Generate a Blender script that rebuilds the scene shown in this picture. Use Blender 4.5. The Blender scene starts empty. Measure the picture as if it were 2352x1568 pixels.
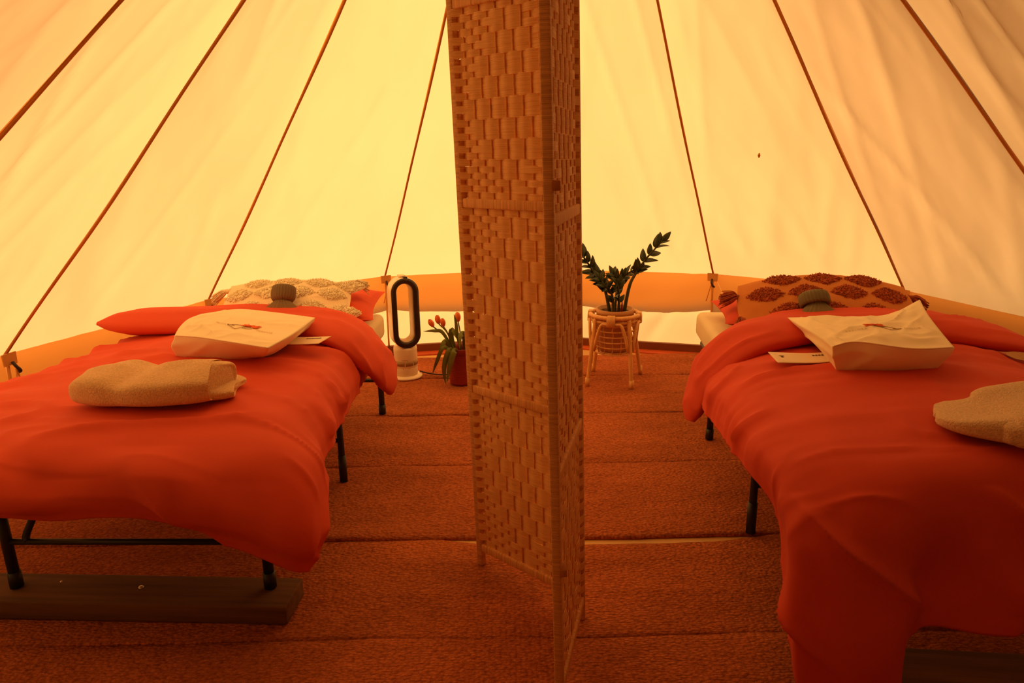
import bpy, bmesh, math, random
import numpy as np
from mathutils import Vector, Matrix

random.seed(7)
SC = bpy.context.scene
COL = SC.collection
PI = math.pi

# ------------------------------------------------------------------ camera, sky, sun, exposure
cam_d = bpy.data.cameras.new('camera'); cam_d.lens = 24; cam_d.sensor_width = 36
cam_d.clip_start = 0.02
cam = bpy.data.objects.new('camera', cam_d); COL.objects.link(cam)
cam.matrix_world = Matrix.Translation((0, 0, 1.37)) @ (Matrix.Rotation(PI/2 - 0.266, 4, 'X') @ Matrix.Rotation(-0.016, 4, 'Z'))
SC.camera = cam

world = bpy.data.worlds.new('sky'); SC.world = world; world.use_nodes = True
bg = world.node_tree.nodes['Background']
bg.inputs[0].default_value = (0.86, 0.92, 1.0, 1); bg.inputs[1].default_value = 0.55

sun_d = bpy.data.lights.new('sun', 'SUN'); sun_d.energy = 20.0; sun_d.angle = math.radians(1.2)
sun_d.color = (1.0, 0.95, 0.86)
sun = bpy.data.objects.new('sun', sun_d); COL.objects.link(sun)
SUN_EL, SUN_AZ = math.radians(40), math.radians(-22)      # azimuth from +y, negative = left
sdir = Vector((math.sin(SUN_AZ)*math.cos(SUN_EL), math.cos(SUN_AZ)*math.cos(SUN_EL), math.sin(SUN_EL)))
sun.rotation_euler = sdir.to_track_quat('Z', 'Y').to_euler()

vs = SC.view_settings
vs.view_transform = 'Standard'; vs.look = 'None'; vs.gamma = 1.0; vs.use_curve_mapping = False
vs.exposure = -1.15
SC.cycles.max_bounces = 10; SC.cycles.diffuse_bounces = 6; SC.cycles.sample_clamp_indirect = 12

# ------------------------------------------------------------------ helpers
def V(*a): return Vector(a)

def mk(name, verts, faces, mat=None, parent=None, smooth=True):
    me = bpy.data.meshes.new(name)
    me.from_pydata([tuple(v) for v in verts], [], [tuple(f) for f in faces])
    me.update()
    if smooth: me.polygons.foreach_set('use_smooth', [True]*len(me.polygons))
    if mat: me.materials.append(mat)
    return link(name, me, parent)

def link(name, me, parent=None):
    o = bpy.data.objects.new(name, me); COL.objects.link(o)
    if parent is not None: o.parent = parent
    return o

def tag(o, label=None, cat=None, group=None, kind=None):
    if label: o['label'] = label
    if cat: o['category'] = cat
    if group: o['group'] = group
    if kind: o['kind'] = kind
    return o

def empty(name, loc=(0, 0, 0), rz=0.0):
    o = bpy.data.objects.new(name, None); COL.objects.link(o)
    o.location = loc; o.rotation_euler = (0, 0, rz); o.empty_display_size = 0.05
    return o

def local(parent, P):
    """world points -> parent's local frame (parent has translation + rz only)"""
    P = np.asarray(P, float); L = np.array(parent.location); a = parent.rotation_euler[2]
    Q = P - L; c, s = math.cos(a), math.sin(a)
    R = Q.copy(); R[..., 0] = Q[..., 0]*c + Q[..., 1]*s; R[..., 1] = -Q[..., 0]*s + Q[..., 1]*c
    return R

class MB:
    def __init__(s): s.v = []; s.f = []
    def add(s, vf):
        n = len(s.v); s.v += [tuple(p) for p in vf[0]]; s.f += [tuple(i+n for i in f) for f in vf[1]]; return s
    def build(s, name, mat, parent=None, smooth=True): return mk(name, s.v, s.f, mat, parent, smooth)

def tube(pts, r, n=8, cap=True, sx=1.0):
    pts = [Vector(p) for p in pts]; N = len(pts)
    rs = r if hasattr(r, '__len__') else [r]*N
    v = []; f = []
    up = None
    for i, p in enumerate(pts):
        t = (pts[min(i+1, N-1)] - pts[max(i-1, 0)])
        if t.length < 1e-9: t = Vector((0, 0, 1))
        t.normalize()
        if up is None:
            up = Vector((0, 0, 1)) if abs(t.z) < .9 else Vector((1, 0, 0))
        a = t.cross(up)
        if a.length < 1e-6: a = t.orthogonal()
        a.normalize(); b = a.cross(t); b.normalize(); up = b
        for k in range(n):
            q = 2*PI*k/n
            v.append(p + a*math.cos(q)*rs[i]*sx + b*math.sin(q)*rs[i])
    for i in range(N-1):
        for k in range(n):
            f.append((i*n+k, i*n+(k+1) % n, (i+1)*n+(k+1) % n, (i+1)*n+k))
    if cap:
        f.append(tuple(range(n-1, -1, -1))); f.append(tuple(range((N-1)*n, N*n)))
    return v, f

def smooth_path(pts, n=6, closed=False):
    pts = [Vector(p) for p in pts]; out = []
    N = len(pts)
    rng = range(N if closed else N-1)
    for i in rng:
        p1, p2 = pts[i], pts[(i+1) % N]
        p0 = pts[(i-1) % N] if (closed or i > 0) else p1*2-p2
        p3 = pts[(i+2) % N] if (closed or i+2 < N) else p2*2-p1
        for k in range(n):
            t = k/n
            out.append(0.5*((2*p1)+(p2-p0)*t+(2*p0-5*p1+4*p2-p3)*t*t+(3*p1-p0-3*p2+p3)*t**3))
    out.append(pts[0].copy() if closed else pts[-1].copy())
    return out

def ring_tube(c, R, r, n=48, m=8, ax=None, ry=None):
    v = []; f = []; ry = ry or R
    for i in range(n):
        a = 2*PI*i/n; d = Vector((math.cos(a)*R, math.sin(a)*ry, 0)); dn = d.normalized()
        for k in range(m):
            q = 2*PI*k/m
            v.append(Vector(c)+d+dn*math.cos(q)*r+Vector((0, 0, math.sin(q)*r)))
    for i in range(n):
        for k in range(m):
            f.append((i*m+k, ((i+1) % n)*m+k, ((i+1) % n)*m+(k+1) % m, i*m+(k+1) % m))
    return v, f

def lathe(prof, n=40, c=(0, 0, 0), rf=None):
    v = []; f = []; m = len(prof)
    for i in range(n):
        a = 2*PI*i/n
        for (r, z) in prof:
            rr = r*(rf(a, z) if rf else 1)
            v.append((c[0]+rr*math.cos(a), c[1]+rr*math.sin(a), c[2]+z))
    for i in range(n):
        for k in range(m-1):
            f.append((i*m+k, ((i+1) % n)*m+k, ((i+1) % n)*m+k+1, i*m+k+1))
    return v, f

def rbox(lo, hi, r=0.005, seg=2):
    bm = bmesh.new(); bmesh.ops.create_cube(bm, size=1)
    lo = Vector(lo); hi = Vector(hi); s = hi-lo; c = (hi+lo)/2
    for w in bm.verts: w.co = Vector((w.co.x*s.x, w.co.y*s.y, w.co.z*s.z))+c
    if r > 0: bmesh.ops.bevel(bm, geom=bm.edges[:], offset=r, segments=seg, affect='EDGES', profile=.5)
    bm.verts.index_update()
    out = [w.co.copy() for w in bm.verts], [tuple(w.index for w in fc.verts) for fc in bm.faces]
    bm.free(); return out

# --- vector noise
_rng = np.random.RandomState(3)
_PERM = _rng.permutation(512)
_VAL = _rng.rand(512)
def vnoise(x, y, z=0.0):
    x, y, z = np.broadcast_arrays(np.asarray(x, float), np.asarray(y, float), np.asarray(z, float))
    xi, yi, zi = np.floor(x).astype(int), np.floor(y).astype(int), np.floor(z).astype(int)
    fx, fy, fz = x-xi, y-yi, z-zi
    sx, sy, sz = [t*t*t*(t*(t*6-15)+10) for t in (fx, fy, fz)]
    def h(a, b, c): return _VAL[_PERM[(_PERM[(_PERM[a & 511]+b) & 511]+c) & 511]]
    r = 0
    for dx in (0, 1):
        for dy in (0, 1):
            for dz in (0, 1):
                w = (sx if dx else 1-sx)*(sy if dy else 1-sy)*(sz if dz else 1-sz)
                r = r+w*h(xi+dx, yi+dy, zi+dz)
    return r
def fbm(x, y, z=0.0, o=3):
    s = 0; a = .5
    for k in range(o):
        s = s+a*(vnoise(x, y, z)-.5); a *= .5; x = np.asarray(x)*2.03+7; y = np.asarray(y)*2.03+3; z = np.asarray(z)*2.03+1
    return s
def ridge(x, y, z=0.0, p=3):
    return (1-np.abs(2*vnoise(x, y, z)-1))**p

def cr_matrix(N, n):
    """Catmull-Rom interpolation weights, N control points -> n samples"""
    W = np.zeros((n, N))
    for k in range(n):
        s = k/(n-1)*(N-1); i = min(int(s), N-2); t = s-i
        w = (-.5*t+t*t-.5*t**3, 1-2.5*t*t+1.5*t**3, .5*t+2*t*t-1.5*t**3, -.5*t*t+.5*t**3)
        for j, ww in zip((i-1, i, i+1, i+2), w):
            if j < 0: W[k, 0] += 2*ww; W[k, 1] -= ww
            elif j > N-1: W[k, N-1] += 2*ww; W[k, N-2] -= ww
            else: W[k, j] += ww
    return W
def loft(net, nr, nc):
    A = np.array(net, float)
    return np.einsum('ai,ijk,bj->abk', cr_matrix(A.shape[0], nr), A, cr_matrix(A.shape[1], nc))
def grid_normals(P, closed=False):
    if closed:
        du = np.roll(P, -1, 1)-np.roll(P, 1, 1)
    else: du = np.gradient(P, axis=1)
    dv = np.gradient(P, axis=0)
    n = np.cross(du, dv); l = np.linalg.norm(n, axis=2, keepdims=True); l[l < 1e-12] = 1
    return n/l
def gfaces(nr, nc, closed=False, off=0):
    f = []
    for i in range(nr-1):
        for j in range(nc if closed else nc-1):
            k = (j+1) % nc
            f.append((off+i*nc+j, off+i*nc+k, off+(i+1)*nc+k, off+(i+1)*nc+j))
    return f
def slab(P, th, N=None):
    """grid P (nr,nc,3) given thickness th along -N, closed"""
    nr, nc = P.shape[:2]
    if N is None: N = grid_normals(P)
    th = np.broadcast_to(np.asarray(th, float), (nr, nc))[..., None]
    Q = P-N*th
    v = list(P.reshape(-1, 3))+list(Q.reshape(-1, 3)); o = nr*nc
    f = gfaces(nr, nc)+[tuple(reversed(x)) for x in gfaces(nr, nc, off=o)]
    for j in range(nc-1):
        f.append((j+1, j, o+j, o+j+1)); b = (nr-1)*nc; f.append((b+j, b+j+1, o+b+j+1, o+b+j))
    for i in range(nr-1):
        f.append((i*nc, (i+1)*nc, o+(i+1)*nc, o+i*nc)); e = nc-1
        f.append(((i+1)*nc+e, i*nc+e, o+i*nc+e, o+(i+1)*nc+e))
    return v, f

# ------------------------------------------------------------------ materials
def newmat(name):
    m = bpy.data.materials.new(name); m.use_nodes = True
    nt = m.node_tree; return m, nt, nt.nodes['Principled BSDF'], nt.nodes, nt.links
def coords(nt, scale=(1, 1, 1), kind='Object'):
    tc = nt.nodes.new('ShaderNodeTexCoord'); mp = nt.nodes.new('ShaderNodeMapping')
    mp.inputs['Scale'].default_value = scale; nt.links.new(tc.outputs[kind], mp.inputs[0]); return mp.outputs[0]
def noise_node(nt, vec, scale, detail=3, rough=.55):
    n = nt.nodes.new('ShaderNodeTexNoise'); n.inputs['Scale'].default_value = scale
    n.inputs['Detail'].default_value = detail; n.inputs['Roughness'].default_value = rough
    nt.links.new(vec, n.inputs['Vector']); return n.outputs['Fac']
def ramp(nt, fac, c0, c1, p0=.3, p1=.7):
    r = nt.nodes.new('ShaderNodeValToRGB'); e = r.color_ramp.elements
    e[0].position = p0; e[1].position = p1; e[0].color = (*c0, 1); e[1].color = (*c1, 1)
    nt.links.new(fac, r.inputs[0]); return r.outputs[0]
def bump(nt, h, strength=.3, dist=.01):
    b = nt.nodes.new('ShaderNodeBump'); b.inputs['Strength'].default_value = strength; b.inputs['Distance'].default_value = dist
    nt.links.new(h, b.inputs['Height']); return b.outputs[0]
def mat(name, c, var=.12, rough=.75, nscale=6, bscale=0, bstr=.2, bdist=.003, stretch=(1, 1, 1), metal=0, sheen=0, spec=None):
    m, nt, P, N, L = newmat(name)
    vec = coords(nt, stretch)
    f = noise_node(nt, vec, nscale)
    c0 = tuple(x*(1-var) for x in c); c1 = tuple(min(1, x*(1+var)) for x in c)
    L.new(ramp(nt, f, c0, c1), P.inputs['Base Color'])
    P.inputs['Roughness'].default_value = rough; P.inputs['Metallic'].default_value = metal
    if sheen: P.inputs['Sheen Weight'].default_value = sheen
    if spec is not None: P.inputs['Specular IOR Level'].default_value = spec
    if bscale:
        L.new(bump(nt, noise_node(nt, vec, bscale, 4), bstr, bdist), P.inputs['Normal'])
    return m

def canvas(name, dif, tra, mix=.5, bstr=.12):
    m = bpy.data.materials.new(name); m.use_nodes = True; nt = m.node_tree; N, L = nt.nodes, nt.links
    N.remove(N['Principled BSDF']); out = N['Material Output']
    d = N.new('ShaderNodeBsdfDiffuse'); t = N.new('ShaderNodeBsdfTranslucent'); mx = N.new('ShaderNodeMixShader')
    vec = coords(nt, (1, 1, 1)); f = noise_node(nt, vec, 1.6, 4)
    L.new(ramp(nt, f, tuple(x*.95 for x in tra), tra, .35, .65), t.inputs[0])
    d.inputs[0].default_value = (*dif, 1)
    mx.inputs[0].default_value = mix
    w = noise_node(nt, coords(nt, (3, 3, .8)), 1.6, 2, .5)
    fine = noise_node(nt, coords(nt, (1, 1, 1)), 420, 2)
    ad = N.new('ShaderNodeMath'); ad.operation = 'MULTIPLY_ADD'; ad.inputs[1].default_value = .012
    L.new(fine, ad.inputs[0]); L.new(w, ad.inputs[2])
    nb = bump(nt, ad.outputs[0], bstr, .03); L.new(nb, d.inputs['Normal']); L.new(nb, t.inputs['Normal'])
    L.new(d.outputs[0], mx.inputs[1]); L.new(t.outputs[0], mx.inputs[2]); L.new(mx.outputs[0], out.inputs[0])
    return m

M_canvas = canvas('cotton canvas', (.80, .55, .25), (.98, .50, .15), .52)
M_wallcanvas = canvas('wall canvas', (.80, .53, .22), (.98, .50, .15), .52, .12)
M_door = canvas('light-blocking door canvas', (.42, .26, .11), (.60, .24, .06), .22)  # unseen front canvas, made darker and more opaque to hold back light
M_seam = mat('seam tape', (.50, .18, .03), rough=.9)
M_patch = mat('canvas patch', (.70, .34, .09), rough=.9)
M_skirt = mat('groundsheet upstand brown', (.20, .055, .012), rough=.55)
M_redsheet = mat('groundsheet red edging', (.55, .09, .02), rough=.5)
M_floor = mat('groundsheet tan', (.62, .36, .11), rough=.6, nscale=3)
M_black = mat('black powder coated steel', (.012, .013, .016), rough=.45, var=.05)
M_duvet = mat('terracotta cotton', (.66, .070, .020), var=.05, rough=.85, nscale=3, bscale=260, bstr=.12, bdist=.0006)
M_duvet2 = mat('terracotta cotton b', (.62, .060, .020), var=.05, rough=.85, nscale=3, bscale=260, bstr=.12, bdist=.0006)
M_sheet = mat('cream jersey sheet', (.78, .66, .42), var=.04, rough=.9, bscale=30, bstr=.15)
M_tote = mat('natural cotton tote', (.88, .76, .52), var=.03, rough=.9, bscale=380, bstr=.18, bdist=.0008)
M_paper = mat('card', (.80, .62, .42), var=.02, rough=.6)
M_ink = mat('ink', (.33, .19, .05), rough=.8)
M_inkd = mat('dark ink', (.10, .03, .015), rough=.8)
M_inkr = mat('orange ink', (.95, .16, .03), rough=.8)
M_towel = mat('tan terry', (.82, .52, .25), var=.16, rough=1, nscale=170, bscale=230, bstr=.9, bdist=.006, sheen=.3)
M_towel2 = mat('sand terry', (.78, .54, .30), var=.16, rough=1, nscale=170, bscale=230, bstr=.9, bdist=.006, sheen=.3)
M_cushc = mat('cream boucle', (.92, .76, .52), var=.05, rough=1, bscale=150, bstr=.5, bdist=.003)
M_tuftc = mat('cream tuft', (.97, .86, .62), var=.08, rough=1, nscale=90)
M_cusho = mat('ochre cotton', (.58, .21, .05), var=.06, rough=1, bscale=150, bstr=.4, bdist=.003)
M_tufto = mat('rust tuft', (.42, .095, .03), var=.35, rough=1, nscale=90)
M_tassc = mat('cream tassel', (.94, .80, .56), var=.15, rough=1, nscale=60)
M_tasso = mat('rust tassel', (.42, .10, .035), var=.35, rough=1, nscale=60)
M_knit = mat('grey knit', (.23, .16, .085), var=.15, rough=1, bscale=180, bstr=.5, bdist=.002)
M_knit2 = mat('grey green knit', (.20, .17, .09), var=.15, rough=1, bscale=180, bstr=.5, bdist=.002)
M_plank = mat('weathered timber', (.13, .058, .018), var=.35, rough=.85, nscale=5, bscale=40, bstr=.3, stretch=(.35, 6, 6))
M_metal = mat('steel', (.7, .6, .45), rough=.35, metal=.8)
M_cane = mat('rattan cane', (.74, .40, .13), var=.14, rough=.5, nscale=16, stretch=(3, 3, .6))
M_pot = mat('plant pot clay', (.55, .27, .10), rough=.6)
M_soil = mat('soil', (.10, .045, .02), var=.6, nscale=60, rough=1, bscale=80, bstr=1, bdist=.02)
M_leaf = mat('dark glossy leaf', (.030, .048, .010), var=.35, rough=.35, nscale=14)
M_stem = mat('dark stem', (.05, .055, .014), rough=.5)
M_tleaf = mat('tulip leaf', (.17, .20, .035), var=.3, rough=.45, nscale=20, stretch=(1, 1, .4))
M_petal = mat('tulip petal', (.92, .20, .035), var=.25, rough=.5, nscale=30, stretch=(1, 1, .4))
M_vase = mat('red glazed pot', (.26, .020, .012), var=.15, rough=.25)
M_fanw = mat('white plastic', (.84, .70, .50), var=.02, rough=.3)
M_fand = mat('dark gloss plastic', (.035, .022, .014), var=.05, rough=.22)
M_fani = mat('grey inner plastic', (.60, .45, .28), var=.03, rough=.35)
M_grille = mat('fan grille', (.42, .26, .12), var=.05, rough=.5)
M_cable = mat('black cable', (.03, .012, .008), rough=.6)

def mat_wrap():                                   # paper rope wrapped round the frame
    m, nt, P, N, L = newmat('paper rope wrapping'); vec = coords(nt, (1, 1, 1))
    f = noise_node(nt, coords(nt, (8, 8, 150)), 1.0, 3)
    L.new(ramp(nt, f, (.55, .26, .08), (.85, .45, .16)), P.inputs['Base Color']); P.inputs['Roughness'].default_value = .7
    w = N.new('ShaderNodeTexWave'); w.bands_direction = 'Z'; w.inputs['Scale'].default_value = 90; w.inputs['Distortion'].default_value = 1.5
    L.new(vec, w.inputs[0]); L.new(bump(nt, w.outputs['Fac'], .35, .002), P.inputs['Normal']); return m
def mat_wraph():
    m, nt, P, N, L = newmat('paper rope wrapping rail'); vec = coords(nt, (1, 1, 1))
    f = noise_node(nt, coords(nt, (150, 8, 8)), 1.0, 3)
    L.new(ramp(nt, f, (.60, .28, .08), (.90, .48, .17)), P.inputs['Base Color']); P.inputs['Roughness'].default_value = .7
    w = N.new('ShaderNodeTexWave'); w.bands_direction = 'X'; w.inputs['Scale'].default_value = 90; w.inputs['Distortion'].default_value = 1.5
    L.new(vec, w.inputs[0]); L.new(bump(nt, w.outputs['Fac'], .35, .002), P.inputs['Normal']); return m
def mat_strip():
    m, nt, P, N, L = newmat('woven paper strip')
    f = noise_node(nt, coords(nt, (9, 9, 700)), 1.0, 4, .6)
    L.new(ramp(nt, f, (.72, .35, .10), (.98, .60, .23), .3, .72), P.inputs['Base Color']); P.inputs['Roughness'].default_value = .65
    L.new(bump(nt, noise_node(nt, coords(nt, (14, 14, 900)), 1.0, 3), .5, .002), P.inputs['Normal']); return m
M_wrap, M_wraph, M_strip = mat_wrap(), mat_wraph(), mat_strip()
M_rod = mat('paper rope rod', (.80, .38, .12), var=.2, rough=.7, nscale=40)

def mat_rug(name, c0, c1):
    m, nt, P, N, L = newmat(name)
    v = N.new('ShaderNodeTexVoronoi'); v.feature = 'F1'; v.inputs['Scale'].default_value = 1; v.inputs['Randomness'].default_value = .75
    L.new(coords(nt, (70, 105, 60)), v.inputs['Vector'])
    n2 = noise_node(nt, coords(nt, (60, 180, 60)), 1.0, 4, .7)
    n1 = noise_node(nt, coords(nt, (1, 2.5, 1)), 1.7, 4, .6)
    base = ramp(nt, n2, c0, c1, .25, .75)
    mx = N.new('ShaderNodeMix'); mx.data_type = 'RGBA'; mx.blend_type = 'MULTIPLY'; mx.inputs[0].default_value = 1
    L.new(base, mx.inputs[6]); L.new(ramp(nt, n1, (.72, .70, .66), (1.08, 1.08, 1.08), .3, .7), mx.inputs[7])
    m3 = N.new('ShaderNodeMix'); m3.data_type = 'RGBA'; m3.blend_type = 'MULTIPLY'; m3.inputs[0].default_value = 1
    L.new(mx.outputs[2], m3.inputs[6]); L.new(ramp(nt, v.outputs['Distance'], (1.0, 1.0, 1.0), (.72, .68, .66), .4, .8), m3.inputs[7])  # pits between the loops darkened, their shade put into the colour
    L.new(m3.outputs[2], P.inputs['Base Color']); P.inputs['Roughness'].default_value = 1; P.inputs['Specular IOR Level'].default_value = .1
    inv = N.new('ShaderNodeMath'); inv.operation = 'MULTIPLY_ADD'; inv.inputs[1].default_value = -1.0
    L.new(v.outputs['Distance'], inv.inputs[0]); L.new(n2, inv.inputs[2])
    L.new(bump(nt, inv.outputs[0], 1.0, .012), P.inputs['Normal'])
    return m
M_rug = mat_rug('woven coir', (.38, .088, .030), (.95, .30, .10))

# ------------------------------------------------------------------ the tent
CX, CY, RT, WH = 0.185, 2.50, 2.5, 0.57
APEX = V(CX-.012, CY, 3.20)
meas = {-3: (-2.204, 2.848), -2: (-1.804, 3.992), -1: (-.881, 4.726), 0: (.29, 4.93), 1: (1.381, 4.60), 2: (2.313, 3.932), 3: (2.66, 2.70), -4: (-2.50, 2.02), -5: (-2.15, .75)}
TOP = {}
for k in range(-5, 6):
    a = .036+k*.478
    x, y = meas.get(k, (CX+RT*math.sin(a), CY+RT*math.cos(a)))
    TOP[k] = V(x, y, WH)
def bottom(p):
    d = V(p.x-CX, p.y-CY, 0).normalized(); return V(p.x, p.y, 0)+d*.03

SPOT = (.49, .30)
ceiling = tag(empty('ceiling', (CX, CY, 0)), 'cone of glowing cream cotton canvas roof with brown stitched seams', None, None, 'structure')
def roof_point(k, a, t):
    A, B = TOP[k], TOP[k+1]
    e = A.lerp(B, a); return e.lerp(APEX, t)
def roof_panel(k):
    nr, nc = 70, 36
    A, B = np.array(TOP[k]), np.array(TOP[k+1]); AP = np.array(APEX)
    t = np.linspace(0, .985, nr)[:, None, None]; a = np.linspace(0, 1, nc)[None, :, None]
    P = (A*(1-a)+B*a)*(1-t)+AP*t
    n = np.cross(B-A, AP-A); n = n/np.linalg.norm(n)          # sign: make it point inward/down
    if n[2] > 0: n = -n
    a2, t2 = a[..., 0], t[..., 0]
    arc = (a2-.5)*(1-t2)*1.15; hh = t2*3.4
    edge = np.sin(PI*a2)**.8
    d = .035*np.sin(PI*t2)-.030*edge*np.sin(PI*np.clip(t2*1.02, 0, 1))**.5
    # long tension folds running diagonally up from the corners
    cf = 1.0 if k >= 1 else .7
    fold = ridge(arc*4.5+hh*1.0+k*3.7, hh*.35+k*1.3, 0, 3)*.010+ridge(arc*5-hh*1.2+k*9.1, hh*.30+5+k, 3, 5)*.008
    fine = cf*(ridge(arc*8+hh*2.2+k, hh*.8+k, 7, 8)*.0035+ridge(arc*9-hh*1.6+k*2, hh*.7, 11, 9)*.0035)
    fade = np.clip(np.minimum(a2, 1-a2)*7, 0, 1)*np.clip(t2*14, 0, 1)
    d = d-fade*(fold+fine)
    P = P+n*d[..., None]
    P = P-np.array([CX, CY, 0])
    mk('roof_panel', P.reshape(-1, 3), gfaces(nr, nc), M_canvas, ceiling)
for k in range(-5, 5): roof_panel(k)
pt = roof_point(1, SPOT[0], SPOT[1])-V(CX, CY, 0); nn_ = (V(0, 0, .9)-pt).normalized()
mk('stain', *tube([pt+nn_*.034+V(0, 0, -.012), pt+nn_*.036, pt+nn_*.034+V(0, 0, .012)], [.003, .008, .003], 8), M_seam, ceiling)
def seam(k, w=.0068):
    P = []
    for i in range(40):
        t = i/39*.985
        p = TOP[k].lerp(APEX, t)
        inn = V(CX-TOP[k].x, CY-TOP[k].y, -1.0).normalized()
        p = p+inn*(.035*math.sin(PI*t)+.006+.004*math.sin(t*19+k))
        P.append(p-V(CX, CY, 0))
    v, f = tube(P, w, 6, True); mk('seam', v, f, M_seam, ceiling)
for k in range(-5, 6): seam(k)
# outside valance hanging from the eave
for k in range(-5, 5):
    nr, nc = 10, 40
    a = np.linspace(0, 1, nc)[None, :]; s = np.linspace(0, 1, nr)[:, None]
    A, B = np.array(TOP[k]), np.array(TOP[k+1])
    E = A*(1-a[..., None])+B*a[..., None]
    out = E-np.array([CX, CY, WH]); out[..., 2] = 0; out = out/np.linalg.norm(out, axis=2, keepdims=True)
    P = E+out*(.045*np.clip(s*5, 0, 1)+.012*fbm(a*9+k*5, s*2, 2))[..., None]
    P[..., 2] = WH-s*(.215+.03*np.sin(a*PI)*(1 if k != 0 else 1.3))+.004*0
    P = P-np.array([CX, CY, 0])
    mk('valance', P.reshape(-1, 3), gfaces(nr, nc), M_wallcanvas, ceiling)

def wall_empty(name, label): return tag(empty(name, (CX, CY, 0)), label, None, None, 'structure')
wall_left = wall_empty('wall_left', 'low orange lit canvas wall behind the left bed')
wall_back = wall_empty('wall_back', 'low canvas wall at the far end with a pale sunlit strip along its bottom')
wall_right = wall_empty('wall_right', 'low orange lit canvas wall beside the right bed')
def wall_of(k): return wall_left if k < -2 else (wall_right if k > 1 else wall_back)
base_e = {n: tag(empty('baseboard_'+n, (CX, CY, 0)), l, None, None, 'structure') for n, l in (
    ('left', 'brown upturned groundsheet edge along the left tent wall'), ('back', 'brown upturned groundsheet edge with red edging along the far tent wall'),
    ('right', 'brown upturned groundsheet edge along the right tent wall'))}
for k in range(-5, 5):
    nr, nc = 22, 44
    a = np.linspace(0, 1, nc)[None, :, None]; s = np.linspace(0, 1, nr)[:, None, None]
    A, B = np.array(TOP[k]), np.array(TOP[k+1]); A0, B0 = np.array(bottom(TOP[k])), np.array(bottom(TOP[k+1]))
    P = (A*(1-a)+B*a)*(1-s)+(A0*(1-a)+B0*a)*s
    a2, s2 = a[..., 0], s[..., 0]
    inn = np.array([CX, CY, 0])-(A+B)/2; inn[2] = 0; inn = inn/np.linalg.norm(inn)
    d = np.sin(PI*s2)*(ridge(a2*5+k*3+s2*1.5, s2*1.2, 0, 3)*.018+fbm(a2*4+k, s2*2, 1)*.03)
    d = d+.006*ridge(a2*26+k, s2*.8, 5, 2)*np.exp(-s2*7)*np.clip(s2*8, 0, 1)
    P = P+inn*d[..., None]-np.array([CX, CY, 0])
    mk('canvas_panel', P.reshape(-1, 3), gfaces(nr, nc), M_wallcanvas, wall_of(k))
    side = 'left' if k < -2 else ('right' if k > 1 else 'back')
    A1, B1 = Vector(A0)*.0+V(A0[0], A0[1], 0), V(B0[0], B0[1], 0)
    i1 = Vector(inn)
    m = MB(); th = .012
    def strip(z0, z1, o0, o1):
        q = [A1+i1*o0, B1+i1*o0, B1+i1*o1, A1+i1*o1]
        v = [p+V(0, 0, z0)-V(CX, CY, 0) for p in q]+[p+V(0, 0, z1)-V(CX, CY, 0) for p in q]
        return v, [(0, 1, 2, 3), (4, 7, 6, 5), (0, 4, 5, 1), (1, 5, 6, 2), (2, 6, 7, 3), (3, 7, 4, 0)]
    MB().add(strip(.0, .062, .0, .035)).build('upstand', M_skirt, base_e[side], False)
    MB().add(strip(.0, .010, .035, .12)).build('edging', M_redsheet, base_e[side], False)
# corner patches, toggles and cords where the seams meet the wall
for k in range(-4, 5):
    w = wall_of(k if k < 2 else k) if k != 2 else wall_back
    inn = V(CX-TOP[k].x, CY-TOP[k].y, 0).normalized(); sd = V(-inn.y, inn.x, 0); o = V(CX, CY, 0)
    c = TOP[k]+inn*.022-o
    v = [c+sd*.036+V(0, 0, .008), c-sd*.036+V(0, 0, .008), c-sd*.033+V(0, 0, -.045), c+sd*.033+V(0, 0, -.045)]
    v += [p+inn*.006 for p in v]
    mk('corner_patch', v, [(3, 2, 1, 0), (4, 5, 6, 7), (0, 1, 5, 4), (1, 2, 6, 5), (2, 3, 7, 6), (3, 0, 4, 7)], M_patch, w, False)
    e = c+inn*.014+V(0, 0, -.06)
    pth = smooth_path([e+V(0, 0, .03), e+inn*.015+V(0, 0, .01), e+inn*.02+V(0, 0, -.012)+sd*.012, e+V(0, 0, -.022)+sd*.016], 4)
    mk('toggle', *tube(pth, .007, 8), M_cable, w)
    for j, s in enumerate((-1, .5)):
        pth = smooth_path([e+inn*.012, e+inn*.016+V(0, 0, -.05)+sd*.012*s, e+inn*.014+V(0, 0, -.12)+sd*(.03*s+.01*math.sin(k*3+j))], 5)
        mk('cord', *tube(pth, .0035, 6), M_patch, w)
    mk('wall_seam', *tube([TOP[k]+inn*.012-o, bottom(TOP[k])+inn*.016-o], .007, 6), M_patch, w)
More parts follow.
